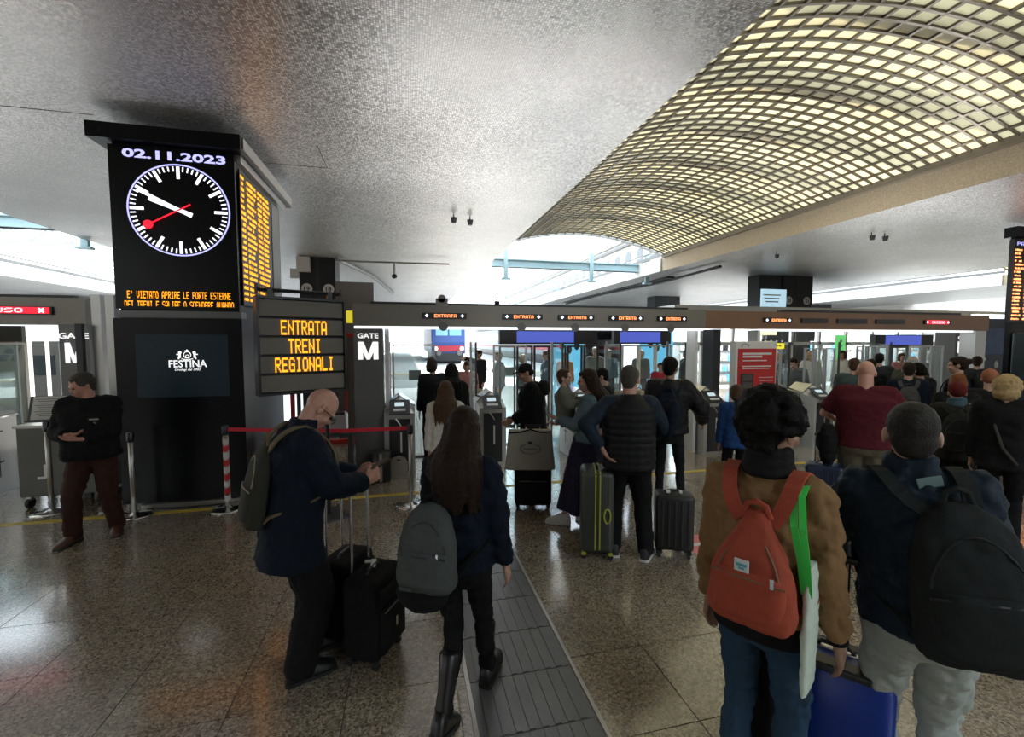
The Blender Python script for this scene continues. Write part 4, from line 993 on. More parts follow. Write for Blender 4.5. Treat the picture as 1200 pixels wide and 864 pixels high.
def suitcase(label, pos, rz, w_, h, d, m, trim=None, handle=0., hm=None, wheels=True, ribs=0, soft=False, z0=.055, name='suitcase', bev=.035, group=None):
    t_ = thing(name, label, 'suitcase', (pos[0], pos[1], 0), R(rz), group)
    if soft:
        mb = MB().box((0, 0, z0 + h / 2), (w_, d, h), None, bev); remesh(mb, 'shell', m, t_, .011, 5, .008, .12)
        MB().box((0, -d / 2 - .012, z0 + h * .36), (w_ * .8, .045, h * .55), None, .018).build('front_pocket', m, t_, True)
        MB().box((0, -d / 2 - .012, z0 + h * .8), (w_ * .8, .035, h * .2), None, .015).build('front_pocket', m, t_, True)
        MB().tube([(-w_ * .36, -d / 2 - .036, z0 + h * .62), (w_ * .36, -d / 2 - .036, z0 + h * .62)], .004, 6).build('zip', PILLM, t_)
    else:
        MB().box((0, 0, z0 + h / 2), (w_, d, h), None, bev).build('shell', m, t_, True)
        for k in range(ribs):
            x = -w_ / 2 + (k + 1) * w_ / (ribs + 1)
            for sy in (-1, 1): MB().box((x, sy * (d / 2 + .001), z0 + h / 2), (.02, .012, h - .09), None, .005).build('rib', m, t_)
        if trim:
            for dx in (-.02, .02): 
                mb = MB(); 
                for sy in (0,): mb.loft([[(sx_ * (w_ / 2 + .003), dx + e_, z_) for e_ in (-.006, .006)] for sx_, z_ in ((1, z0 + .05), (1, z0 + h - .04))] if False else [[(x_, dx + e_, z_) for e_ in (-.006, .006)] + [(x_ * q_, dx + e_, z_ * 1 - dz_) for e_ in (.006, -.006)] for x_, z_, q_, dz_ in ((w_ / 2 + .004, z0 + .04, .97, 0), (w_ / 2 + .004, z0 + h - .04, .97, 0), (w_ / 2 - .03, z0 + h + .003, .97, .006), (-w_ / 2 + .03, z0 + h + .003, .97, .006), (-w_ / 2 - .004, z0 + h - .04, .97, 0), (-w_ / 2 - .004, z0 + .04, .97, 0))])
                mb.build('zip_trim', trim, t_)
    if wheels:
        for sx in (-1, 1):
            for sy in (-1, 1):
                wl = MB().cyl((sx * (w_ / 2 - .04), sy * (d / 2 - .03), .026), .026, .02, 14, axis='x').build('wheel', RUBBER, t_)
                MB().box((sx * (w_ / 2 - .04), sy * (d / 2 - .03), .052), (.045, .04, .03), None, .006).build('wheel_housing', trim or BLACK, wl)
    MB().tube([(-.07, 0, z0 + h), (-.05, 0, z0 + h + .025), (.05, 0, z0 + h + .025), (.07, 0, z0 + h)], .009, 8).build('carry_handle', BLACK, t_)
    if handle:
        for sx in (-1, 1): MB().cyl((sx * .085, d / 2 - .04, z0 + h + handle / 2), .008, handle, 8).build('handle_tube', hm or STEEL, t_)
        MB().box((0, d / 2 - .04, z0 + h + handle), (.2, .03, .025), None, .008).build('pull_grip', BLACK, t_)
    return t_
# ------------------------------------------------------------------ cloth colours
def cl(n, c, r=.85, noise=.18, ns=30, bump=.25, bs=220, sh=0.): return mat(n, c, r, 0, noise, ns, bump, bs, spec=.18, sheen=sh)
NAVY = cl('navy_cloth', (.006, .011, .021)); NAVY2 = cl('navy_jacket', (.012, .023, .038), .6); BLKC = cl('black_cloth', (.008, .008, .009)); BLKP = cl('black_puffer', (.012, .012, .014), .5)
BROWNJ = cl('brown_jacket', (.25, .145, .065), .8); JEANS = cl('blue_jeans', (.03, .065, .115)); PALEJ = cl('pale_jeans', (.42, .46, .43), .85, .1); RUST = cl('rust_canvas', (.38, .075, .042), .7)
GREYP = cl('grey_canvas', (.07, .08, .076), .8); DKGREY = cl('charcoal_canvas', (.018, .022, .022), .8); MAROON = cl('maroon_cotton', (.085, .012, .018)); KHAKI = cl('khaki_cotton', (.14, .125, .09))
BROWNT = cl('brown_trousers', (.04, .017, .013)); DENIM = cl('pale_denim', (.11, .16, .19)); FLORAL = cl('dark_floral', (.02, .018, .04), .8, .8, 14); BLUEH = cl('blue_hoodie', (.018, .06, .19)); PALEC = cl('grey_green_coat', (.15, .155, .13))
OLIVE = cl('olive_cloth', (.05, .048, .03)); TEALJ = cl('grey_teal_jacket', (.05, .075, .08)); WHITEC = cl('white_cloth', (.6, .58, .53)); GREYC = cl('grey_cloth', (.13, .15, .17)); BLUEC = cl('steel_blue_cloth', (.09, .14, .2))
PINKC = cl('pink_cloth', (.55, .25, .24)); ORANGEC = cl('ochre_cloth', (.42, .2, .07)); REDC = cl('red_cloth', (.35, .03, .05)); BEIGEC = cl('beige_cloth', (.4, .33, .25)); GREENS = mat('green_strap', (.05, .7, .1), .6); TOTE = cl('white_tote', (.62, .72, .62), .8, .06)
def hr(n, c, r=.45): return mat(n, c, r, 0, .5, 60, .6, 160, spec=.12)
HBLK = hr('black_hair', (.005, .0045, .004), .6); HDBR = hr('dark_brown_hair', (.022, .012, .008)); HBR = hr('brown_hair', (.075, .042, .025)); HGR = hr('grey_hair', (.07, .065, .055)); HRED = hr('red_hair', (.12, .018, .012)); HGIN = hr('ginger_hair', (.17, .06, .02)); HBLO = hr('blonde_hair', (.42, .3, .15)); HSILV = hr('silver_hair', (.4, .38, .34)); HORG = hr('orange_hair', (.42, .11, .03)); HCROP = hr('greying_crop', (.034, .031, .028), .5)
REDHAT = cl('rust_knit', (.11, .016, .014)); SHW = mat('white_shoe', (.6, .6, .58), .6); SHB = mat('black_shoe', (.012, .012, .012), .45); SHBR = mat('brown_shoe', (.07, .025, .012), .5); BOOTL = mat('black_boot_leather', (.01, .01, .01), .38)
PHONE = mat('phone_black', (.01, .01, .012), .2); SILV = mat('handle_silver', (.5, .5, .52), .25, .9)

# ---- man in brown jacket (near right)
r, P = person('man with curly black hair, brown jacket and jeans carrying a rust backpack', (1.40, 1.46), -58, 1.765, .95, head=(4, -22, 0), top=BROWNJ, hem=-.02, tw=.012, bottom=JEANS, hair='curly', hairm=HBLK, skin=SKIN2,
    shoem=SHB, vox=.011, hv=.0065, scarf=cl('black_scarf', (.012, .012, .013)), rh=(.255, .05, .80), legw=1.0, hsz=1.12, fold=.02)
sect_m = MB(); sect(sect_m, P['lT'], [(-.10, .182, .142, 0), (-.04, .186, .146, 0), (-.01, .178, .14, 0)]); remesh(sect_m, 'waistband', BLKC, r, .012, 3, .004)
wb = MB(); S_, E_, W_, d_ = P['J']['r']; seg(wb, W_ - d_ * .02, W_ + d_ * .018, .036, .035, 14, .1, .1); wb.build('cuff', BLKC, r, True)
bp1 = backpack('rust red canvas backpack with square white label worn on brown jacket', P, RUST, .29, .40, .15, (.015, -.015, .03), None, True, .014, .01, style='drop', zipm=mat('tan_zip', (.2, .1, .05), .5), th=.005)
MB().box((-.01, -.156, .235), (.048, .006, .044), None, .002).build('label_patch', WHITE, bp1)
MB().box((-.01, -.160, .238), (.034, .002, .010)).box((-.01, -.160, .226), (.02, .002, .008)).build('label_mark', mat('cyan_mark', (.1, .4, .5), .5), bp1)
MB().box((.085, -.15, .20), (.012, .008, .035)).build('zip_pull', SILV, bp1)
# tote bag with green straps over the right shoulder
tb = thing('tote_bag', 'white cloth tote bag hanging from bright green straps on brown jacket shoulder', 'bag', (0, 0, 0)); tb.matrix_basis = P['T'] @ Matrix.Translation((.165, -.085, 0))
for dy in (-.014, .014):
    pts = [(dy * .5 + .01, -.06, .16), (dy * .7, -.075, .28), (dy - .02, -.075, .40), (dy - .035, -.03, .50), (dy - .035, .06, .54), (dy - .02, .16, .45), (dy, .18, .33), (.02, .14, .18)]
    rings = [[(x + a * .011, y + (c * .003 - .006 * (dy > 0)), z) for a, c in ((-1, -1), (1, -1), (1, 1), (-1, 1))] for x, y, z in pts]; MB().loft(rings).build('strap', GREENS, tb)
mb = MB(); sect(mb, Matrix.Translation((.012, .0, .21)), [(-.42, .012, .085, 0), (-.40, .016, .09, 0), (-.2, .021, .09, 0), (-.02, .017, .08, 0), (.05, .012, .065, 0)]); remesh(mb, 'bag_body', TOTE, tb, .007, 2, .01, .07)
# navy umbrella/pouch low at his left
mb = MB(); mb.ell((0, 0, 0), (.05, .055, .075)); o = remesh(mb, 'pouch', NAVY, None, .01, 3, .014, .08); o.location = (1.12, 1.06, .60); tag(o, 'small navy cloth pouch hanging at the left of blue jeans', 'pouch')

# ---- man in navy jacket (near right, rightmost)
r, P2 = person('man with cropped greying hair, navy jacket and pale trousers, black backpack', (1.95, 1.25), -38, 1.76, 1.05, lean=3, roll=-5, head=(-2, -10, 6), top=NAVY2, hem=-.04, tw=.03, bottom=PALEJ, hair='crop', hairm=HCROP, skin=SKIN,
    shoem=SHB, vox=.011, hv=.0065, collar=.085, lh=(-.2, .30, 1.0), lel=(-1, -.5, -.1), rh=(.25, .12, .86), legw=1.08, fold=.022, hsz=1.06)
mb = MB().box((0, 0, 0), (.075, .006, .04), None, .002); lp = mb.build('collar_label', mat('teal_grey_label', (.2, .3, .3), .6), r); lp.matrix_local = P2['lT'] @ Matrix.Translation((.02, -.10, .535)) @ Matrix.Rotation(R(-12), 4, 'Y') @ Matrix.Rotation(R(10), 4, 'X')
bp2 = backpack('large charcoal backpack on navy jacket at the right edge', P2, DKGREY, .33, .52, .19, (.06, -.03, -.03), None, True, .016, .011, zipm=BLACK, th=.02)
MB().box((.10, -.2, .06), (.05, .008, .035)).build('reflective_tab', mat('reflective_grey', (.3, .32, .33), .4), bp2)

# ---- blue suitcase between them
BLUES = mat('blue_shell', (.006, .035, .28), .28, 0, .1, 5)
sc1 = suitcase('bright blue hard suitcase with tall grey handle between the two near men', (1.86, 1.52), -52, .42, .56, .25, BLUES, None, .0, SILV, True, 0, False, bev=.05)
MB().box((.02, -.10, .60), (.22, .08, .035), None, .01).build('handle_recess', BLACK, sc1)
MB().box((0, -.0, .617), (.38, .03, .01), None, .005).build('silver_seam', SILV, sc1); MB().box((0, .05, .617), (.2, .05, .012), None, .004).build('top_plate', BLACK, sc1)
for sx in (-.0,): MB().cyl((.03, -.1, .84), .011, .46, 10).build('handle_tube', SILV, sc1)
MB().box((.03, -.1, 1.08), (.13, .03, .03), None, .01).build('pull_grip', BLACK, sc1)
mb = MB().box((0, 0, .32), (.1, .2, .62), None, .03); o = remesh(mb, 'travel_bag', BLKC, None, .011, 3, .015, .1); o.location = (1.60, 1.66, 0); tag(o, 'black cloth bag with white stripes standing left of the blue suitcase', 'bag')
for k in range(3): 
    s1 = MB().box((0, 0, 0), (.004, .03, .02)).build('white_stripe', WHITE, o); s1.location = (-.03 + .03 * k, -.105, .58 - .05 * k); s1.rotation_euler = (0, .6, 1.57)

# ---- walking girl
r, P3 = person('young woman with long brown hair walking in navy hoodie, leggings and boots', (.27, 2.25), -28, 1.66, .95, lean=2, head=(6, -4, 0), top=NAVY, hem=-.05, tw=.022, bottom=BLKC, hair='long', hairm=HDBR, skin=SKIN,
    shoem=BOOTL, boot=.30, vox=.011, hv=.0065, female=True, hood='down', rf=(.06, .28, .09), lf=(-.05, -.16, .12), lfp=-22, rfp=6, rh=(.23, .10, .83), rel=(.2, -1, -.1), fs=.055, legw=.95, fold=.02)
bp3 = backpack('grey canvas backpack hanging low on the long-haired walking girl', P3, GREYP, .31, .42, .17, (-.09, -.04, -.07), BLKC, True, .014, .01)
MB().box((-.07, -.175, .035), (.07, .006, .018)).build('brand_tag', BLACK, bp3); MB().box((.09, -.165, .20), (.01, .01, .04)).build('zip_pull', SILV, bp3)
mb = MB(); mb.ell((0, 0, 0), (.15, .09, .10)); mb.ell((0, 0, .06), (.13, .08, .06)); o = remesh(mb, 'shoulder_bag', BLKC, None, .011, 3, .016, .09)
o.matrix_basis = P3['T'] @ Matrix.Translation((-.15, -.17, -.14)); tag(o, 'black soft bag hanging under the grey backpack of the walking girl', 'bag')

# ---- bald man reading
r, P4 = person('bald man in navy coat with glasses looking down at his phone', (-.68, 2.84), -66, 1.76, 1.14, lean=8, head=(40, 4, 0), top=NAVY, hem=-.24, tw=.03, fold=.012, bottom=BLKC, skin=SKIN3, shoem=SHB, vox=.011, hv=.0065,
    rh=(.10, .40, 1.10), lh=(-.10, .42, 1.10), rel=(.6, -.3, -1), lel=(-.6, -.3, -1), rd=(-.25, .9, .25), ld=(.25, .9, .25), rt=(-.2, 0, 1), lt=(.2, 0, 1), curl=.6, collar=.07, lf=(-.10, .10, .08), rf=(.12, .0, .08), legw=1.25, fs=.078)
gl = MB(); HL = P4['lH']
for sx in (-1, 1):
    gl.loft([[tuple(HL @ Vector((sx * .033 + q * math.cos(a), .108, .097 + q * .8 * math.sin(a)))) for q in (.022, .026)] + [tuple(HL @ Vector((sx * .033 + q * math.cos(a), .112, .097 + q * .8 * math.sin(a)))) for q in (.026, .022)] for a in [2 * PI * k / 16 for k in range(16)]], None, False, True)
    gl.tube([HL @ Vector((sx * .06, .108, .1)), HL @ Vector((sx * .082, .05, .104)), HL @ Vector((sx * .084, -.02, .1))], .0028, 6)
gl.tube([HL @ Vector((-.008, .11, .1)), HL @ Vector((.008, .11, .1))], .003, 6); gl.build('glasses', BLACK, r)
bp4 = backpack('olive and black backpack with tan piping on the bald man', P4, cl('olive_canvas', (.035, .036, .026)), .30, .48, .12, (-.02, -.02, -.02), cl('tan_strap', (.16, .125, .075)), True, .01, .011, zipm=mat('tan_piping', (.3, .24, .15), .6), th=.02)
ph = thing('smartphone', 'black smartphone in the hands of the bald man', 'phone', (0, 0, 0)); ph.matrix_basis = P4['M'] @ Matrix.Translation((0, .535, 1.165)) @ Matrix.Rotation(R(25), 4, 'X')
MB().box((0, 0, 0), (.078, .155, .009), None, .003).build('case', PHONE, ph); MB().box((0, 0, .0052), (.07, .145, .001)).build('screen', mat('phone_screen', (.02, .02, .03), .5), ph)
wt = MB(); S_, E_, W_, d_ = P4['J']['r']
# his black cases
c1 = suitcase('black soft cabin suitcase with white airline tag beside the bald man', (-.22, 2.86), 62, .34, .50, .24, BLKC, None, .0, SILV, True, 0, True)
tgm = MB().box((0, 0, 0), (.11, .03, .012)).box((.02, .02, .004), (.03, .07, .01)).build('luggage_tag', WHITE, c1); tgm.location = (.04, .02, .575); tgm.rotation_euler = (.1, .1, .5)
MB().box((.0, -.16, .25), (.022, .008, .06)).build('zip_pull', SILV, c1)
for sx in (-1, 1): MB().cyl((sx * .09, .09, .81), .009, .50, 8).build('handle_tube', SILV, c1)
MB().box((0, .09, 1.07), (.22, .032, .028), None, .009).build('pull_grip', BLACK, c1)
c2 = suitcase('black soft suitcase half hidden behind the bald man\'s legs', (-.42, 3.12), 62, .34, .50, .24, BLKC, None, .46, SILV, True, 0, True)
MB().box((-.1, -.13, .2), (.07, .004, .03)).build('orange_tag', mat('orange_tag', (.75, .16, .02), .5, emis=(1, .2, .02), estr=.0), c2)

# ---- guard
r, P5 = person('guard in black jacket and dark brown trousers standing left of the advert box', (-3.08, 5.28), -172, 1.70, 1.22, lean=4, head=(14, -46, 0), top=BLKC, hem=-.06, tw=.03, fold=.014, bottom=BROWNT, hair='short', hairm=HGR, skin=SKIN3, shoem=SHBR,
    vox=.013, hv=.009, collar=.03, hood='down', rh=(.10, .24, 1.14), lh=(-.04, .28, 1.10), rel=(.35, -.1, -1), lel=(-.35, -.1, -1), rd=(-.9, .3, .1), ld=(.9, .3, .1), belly=.04, rf=(.17, .06, .08), lf=(-.13, -.1, .08), rfy=-18, lfy=15, legw=1.1, fs=.07)
bd = MB().box((0, 0, 0), (.09, .004, .016)).cyl((0, 0, -.05), .024, .004, 12, axis='y').build('chest_badge', mat('badge_grey', (.35, .34, .3), .5), r); bd.matrix_local = P5['lT'] @ Matrix.Translation((-.09, .165, .36))

# ---- man in cap, profile
r, P6 = person('man in black cap and black hooded jacket seen in profile', (1.62, 5.55), 74, 1.72, 1.1, lean=5, head=(12, 5, 0), top=BLKC, hem=-.08, tw=.045, bottom=BLKC, hair='cap', hairm=BLKC, skin=SKIN2, shoem=SHB, vox=.013, hv=.009, hood='down', rh=(.12, .24, .98), lh=(-.12, .26, 1.0), rd=(0, 1, -.4), ld=(0, 1, -.4))
mb = MB(); mb.ell((0, 0, 0), (.13, .1, .11)); o = remesh(mb, 'hood', BLKC, r, .012, 3, .015, .1); o.matrix_local = P6['lT'] @ Matrix.Translation((0, -.17, .47))
c3 = suitcase('black suitcase standing under the cream shopping bag', (1.47, 5.05), -16, .44, .50, .26, BLKC, None, .42, STEEL, True, 0, True)
tt_ = thing('shopping_bag', 'cream shopping bag with oval logo lying on the black suitcase', 'bag', (1.38, 4.86, .0), R(-14))
mb = MB(); sect(mb, Matrix(), [(.52, .29, .05, 0), (.54, .295, .06, 0), (.75, .27, .07, 0), (.97, .25, .045, 0), (.99, .245, .03, 0)], 28, 4); CREAM = cl('cream_bag', (.36, .34, .28), .7, .08); remesh(mb, 'bag_body', CREAM, tt_, .011, 3, .008, .14)
MB().tube([(-.25, -.045, .955), (-.12, -.062, .965), (0, -.06, 1.0), (.12, -.062, .965), (.25, -.045, .97)], .009, 6).build('bag_handle', BLKC, tt_)
lg = MB(); lg.loft([[(.0 + q * .115 * math.cos(a), -.079 + e, .78 + q * .06 * math.sin(a)) for q, e in ((.95, 0), (1.02, 0), (1.02, .004), (.95, .004))] for a in [2 * PI * k / 28 for k in range(28)]], None, False, True)
lg.tube([(-.075 + .01 * k, -.08, .778 + .009 * math.sin(k * 2.1)) for k in range(16)], .0035, 5); lg.box((0, -.079, .85), (.05, .004, .03)); lg.build('oval_logo', DARKM, tt_)

# ---- woman kissing a child
r, P7 = person('woman in denim jacket and long dark floral skirt kissing a child', (1.90, 4.45), 62, 1.70, .98, lean=-3, head=(8, 8, 0), top=DENIM, hem=.02, tw=.02, bottom=None, skirt=(FLORAL, .84, .02), hair='long', hairm=HDBR, skin=SKIN, shoem=SHW, sole=SHW, vox=.012, hv=.008, female=True,
    rh=(.05, .30, 1.12), lh=(-.12, .30, 1.2), rd=(-.7, .6, 0), ld=(.7, .6, 0), rel=(.7, -.4, -1), lel=(-.7, -.4, -1), lf=(-.1, .24, .09), rf=(.09, -.08, .08))
r, P8 = person('small child in grey green coat held up and kissed by the woman', (1.70, 4.56), -118, 1.04, 1.3, lean=-3, head=(-4, 0, 0), top=PALEC, hem=-.1, tw=.03, bottom=BEIGEC, hair='short', hairm=HBR, skin=SKIN, shoem=SHBR, vox=.014, hv=.01, z=.62, hsz=1.3, rh=(.14, .3, 1.25), lh=(-.14, .3, 1.25),
    rf=(.12, .16, .25), lf=(-.12, .16, .25), rel=(1, -.2, -1), lel=(-1, -.2, -1), fs=.07)

# ---- big man in vest with grey-yellow case
r, P9 = person('stout man in black quilted vest with navy sleeves, hand on hip', (1.98, 3.66), -22, 1.78, 1.27, head=(4, -18, 0), top=NAVY2, hem=0, tw=.01, bottom=BLKC, hair='short', hairm=HGR, skin=SKIN3, shoem=mat('dark_sneaker', (.02, .02, .025), .6), sole=SHW, vox=.012, hv=.008, belly=.02,
    lh=(-.245, -.10, 1.02), lel=(-1, -.15, 0), ld=(.5, -.5, -.7), rh=(.2, .25, 1.05), rel=(1, -.2, -.6), legw=1.12, fs=.068, fold=.01, rf=(.16, -.02, .08), lf=(-.12, .03, .08), rfy=-20, lfy=10)
mb = MB(); Tm = P9['lT']
for k in range(9): z_ = -.1 + .062 * k; q = 1 - .0 * k; sect(mb, Tm, [(z_, .222, .175, .01), (z_ + .012, .238, .19, .01), (z_ + .05, .238, .19, .01), (z_ + .064, .222, .175, .01)])
sect(mb, Tm, [(.38, .225, .17, -.0), (.46, .215, .15, -.01), (.52, .15, .115, -.01), (.57, .09, .085, .0)]); sect(mb, Tm, [(-.1, .222, .175, .01), (.42, .222, .175, .01)])
remesh(mb, 'quilted_vest', BLKP, r, .012, 1, .006)
gc = suitcase('dark grey hard suitcase with yellow zip trim beside the stout man', (1.73, 3.80), 0, .34, .76, .30, mat('grey_green_shell', (.045, .05, .042), .4, 0, .1, 8), mat('yellow_trim', (.42, .42, .05), .45), 0, None, True, 0, False, .06, bev=.05)
gc.rotation_euler = (0, 0, R(70)); gc.scale = (1, 1, 1)
yh = MB().tube([(-.176, -.085 + .028 * math.cos(a), .42 + .065 * math.sin(a)) for a in [2 * PI * k / 18 for k in range(18)]], .008, 6, None, True).build('side_handle', MATS['yellow_trim'], gc)
mb = MB(); mb.ell((0, 0, 0), (.07, .1, .19)); o = remesh(mb, 'shoulder_bag', NAVY, None, .012, 3, .016, .1); o.location = (2.36, 3.60, 1.28); o.rotation_euler = (0, .25, 0); tag(o, 'dark navy bag hanging from the right shoulder of the stout man', 'bag')

# ---- young man in puffer with small black case
r, P10 = person('slim young man in black puffer jacket and dark jeans with dark hair', (2.97, 4.55), -38, 1.82, .98, head=(2, -12, 0), top=BLKP, hem=-.02, tw=.045, bottom=cl('black_jeans', (.012, .014, .017)), hair='short', hairm=HBLK, skin=SKIN2, shoem=SHB, sole=SHW, vox=.012, hv=.009, rh=(.34, .25, 1.02), rel=(1, -.6, -.5), hood='down', legw=.86, fs=.055, rf=(.15, 0, .08), lf=(-.1, .05, .08))
backpack('dark backpack worn by the slim young man in black puffer', P10, NAVY, .27, .4, .13, (0, -.02, .05), None, False, .012, .013)
sc2 = suitcase('small black cabin suitcase on four wheels behind the young man', (2.42, 3.6), -25, .34, .52, .22, mat('black_shell', (.012, .013, .013), .4), None, .0, SILV, True, 5, False, .07)
tgs = MB()
MB().box((-.06, -.05, .612), (.03, .05, .015)).build('paper_tag', WHITE, sc2); MB().box((.05, -.04, .612), (.025, .05, .015)).build('paper_tag', WHITE, sc2)

# ---- blue hoodie
person('youngster in bright blue hoodie with brown bob in front of red totem', (3.95, 4.63), -30, 1.47, .98, head=(3, 10, 0), top=BLUEH, hem=-.1, tw=.03, bottom=BLKC, hair='bob', hairm=HBR, vox=.013, hv=.01, female=True, hood='down')
# ---- maroon man
r, P11 = person('bald stout man in maroon polo shirt and khaki trousers', (4.70, 3.65), -48, 1.80, 1.42, head=(16, 0, 0), top=MAROON, hem=-.06, tw=.015, bottom=KHAKI, skin=SKIN3, shoem=SHBR, vox=.013, hv=.009, short=True, belly=.03, lh=(-.24, .28, 1.08), rh=(.24, .28, 1.08), lel=(-1, -.6, -.6), rel=(1, -.6, -.6), legw=1.22, fs=.075, fold=.01)
sc3 = suitcase('navy ribbed suitcase with black jacket over it, left of the maroon shirt', (4.40, 3.82), -48, .34, .62, .24, mat('navy_shell', (.008, .016, .05), .35), None, .3, SILV, True, 6)
mb = MB(); mb.ell((0, 0, 0), (.1, .09, .2)); mb.ell((.02, 0, -.12), (.09, .08, .15)); o = remesh(mb, 'draped_jacket', BLKC, None, .012, 2, .03, .09); o.location = (4.40, 3.80, .93); tag(o, 'crumpled black jacket piled on the navy ribbed suitcase', 'jacket')
# ---- red hat woman, blonde woman
r, P12 = person('woman with rust red knitted hat, blue scarf collar and black backpack', (5.85, 3.55), -55, 1.55, 1.1, head=(4, 8, 0), top=cl('dark_olive_coat', (.025, .022, .018)), hem=-.12, tw=.03, bottom=BLKC, hair='beanie', hairm=REDHAT, vox=.014, hv=.01, scarf=cl('blue_grey_scarf', (.06, .11, .14)), female=True)
backpack('black backpack on the woman with the rust red hat', P12, DKGREY, .34, .46, .18, (.03, -.02, .02), None, True, .014, .013)
r, P13 = person('woman with fluffy blonde hair in black coat at the right edge', (5.62, 3.02), -62, 1.68, 1.1, head=(2, -4, 0), top=BLKC, hem=-.12, tw=.03, bottom=BLKC, hair='puff', hairm=HBLO, vox=.014, hv=.01, female=True, shoem=SHW, sole=SHW)
sb = MB(); sb.tube([P13['T'] @ Vector(v) for v in ((-.10, .09, .46), (-.09, 0, .53), (-.09, -.1, .47), (-.06, -.15, .3), (0, -.17, .1), (.1, -.17, -.05))], .013, 6); tag(sb.build('shoulder_strap', cl('dark_grey_strap', (.06, .055, .05))), 'dark bag strap crossing the back of the blonde woman', 'strap')
# ---- right group in the queue
def pers(label, pos, yaw, H, topm, bot, hair, hairm, vox=.016, **k): return person(label, pos, yaw, H, k.pop('b', 1.05), top=topm, bottom=bot, hair=hair, hairm=hairm, vox=vox, hv=k.pop('hv', .012), tw=k.pop('tw', .03), **k)
r, Pa = pers('woman with ginger bob and dark patterned coat before the bun-haired girl', (6.67, 4.05), -50, 1.6, BLKC, BLKC, 'bob', HGIN, female=True)
mk = MB(); 
for k in range(7): mk.box((-.10 + .035 * k, -.155, .40 + .02 * math.sin(k * 2.3)), (.028, .012, .035), Pa["lT"])
mk.build('white_pattern', WHITE, r)
r, Pb = pers('person in navy jacket with dark hair and black backpack left of the red sign', (7.38, 5.1), -50, 1.68, NAVY, BLKC, 'short', HDBR)
backpack('black backpack with grey trim in the queue behind maroon shirt', Pb, mat('slate_pack', (.03, .03, .035), .6), .28, .38, .15, (0, 0, .08), None, True, .01, .015)
r, Pc = pers('girl with dark hair bun and large black backpack in profile', (7.75, 4.7), 25, 1.78, NAVY, BLKC, 'bun', HDBR, female=True, head=(0, 8, 0))
backpack('big black backpack on the girl with the hair bun', Pc, BLKC, .34, .52, .24, (0, 0, .03), None, True, .014, .015)
pers('woman with straight dark hair bending left of the bun-haired girl', (8.0, 5.35), -10, 1.66, BLKC, BLKC, 'bob', HBLK, female=True, head=(20, 20, 0))
pers('older man with grey hair in olive jacket leaning at the gates', (8.9, 6.15), -70, 1.74, OLIVE, KHAKI, 'short', HSILV, b=1.15, lean=14, rh=(.1, .4, 1.0))
pers('person with orange brown felt hat behind the blonde woman', (7.13, 4.0), -55, 1.64, BLKC, BLKC, 'beanie', cl('tan_felt', (.3, .12, .07)))
pers('man with short brown hair in grey teal jacket left of the maroon shirt', (7.2, 5.8), -48, 1.72, TEALJ, JEANS, 'short', HBR, b=1.1)
pers('man with short black hair in dark coat just behind the maroon shirt', (9.6, 7.2), -50, 1.75, DKGREY, BLKC, 'short', HBLK)
pers('person with short dark hair between teal jacket and maroon shirt', (8.15, 6.25), -50, 1.68, BLKC, BLKC, 'short', HDBR)
pers('traveller in white coat with brown hair beyond the right gates', (11.7, 9.75), 100, 1.74, WHITEC, BEIGEC, 'bob', HBR, vox=.02, hv=.016)
pers('woman with curly blonde hair in long white coat beyond the gates', (10.25, 9.4), 150, 1.76, WHITEC, WHITEC, 'puff', HBLO, vox=.02, hv=.016, hem=-.35, female=True)
pers('woman with bright orange hair and dark coat beyond the right gates', (9.85, 10.0), 60, 1.7, BLKC, BEIGEC, 'puff', HORG, vox=.02, hv=.016, female=True, head=(10, 0, 0))
pers('person in grey jacket between orange and blonde women beyond gates', (8.5, 8.1), 110, 1.68, GREYC, BLUEC, 'short', HDBR, vox=.02, hv=.016, lean=18)
pers('person in pink top beyond the red chiuso sign', (13.6, 9.6), 150, 1.66, PINKC, PINKC, 'bob', HBR, vox=.02, hv=.016, female=True)
pers('person in grey cardigan right of the pink top beyond the gates', (12.9, 8.4), 160, 1.7, GREYC, BLKC, 'short', HSILV, vox=.02, hv=.016)
pers('dark-coated passer-by near the departure column at far right', (11.2, 6.5), -60, 1.7, DKGREY, BLKC, 'short', HDBR, vox=.02, hv=.016)
# ---- left-centre group at the gates
pers('tall woman with dark bob in black coat at the first gate', (.43, 7.35), 10, 1.73, BLKC, BLKC, 'bob', HDBR, female=True, head=(0, -40, 0))
pers('woman with long black hair walking through the first gate', (.62, 6.2), -6, 1.69, BLKC, BLKC, 'long', HBLK, female=True)
pers('girl with long light brown hair and white top behind the walking girl', (.43, 4.95), -8, 1.56, WHITEC, REDC, 'long', HBR, female=True, vox=.014)
pers('person with grey-pink scarf bending just past the first gate', (1.3, 9.6), 170, 1.6, PINKC, WHITEC, 'bob', HBR, vox=.02, hv=.016, lean=15)
pers('man in dark jacket with a raised arm seen past the gates', (1.95, 12.0), 120, 1.78, DKGREY, BLKC, 'short', HDBR, vox=.02, hv=.016, rh=(.35, .2, 1.5), rel=(1, 0, .2))
pers('child in cream top just past the gate glass', (1.32, 8.6), 170, 1.25, BEIGEC, WHITEC, 'short', HBR, vox=.02, hv=.016)
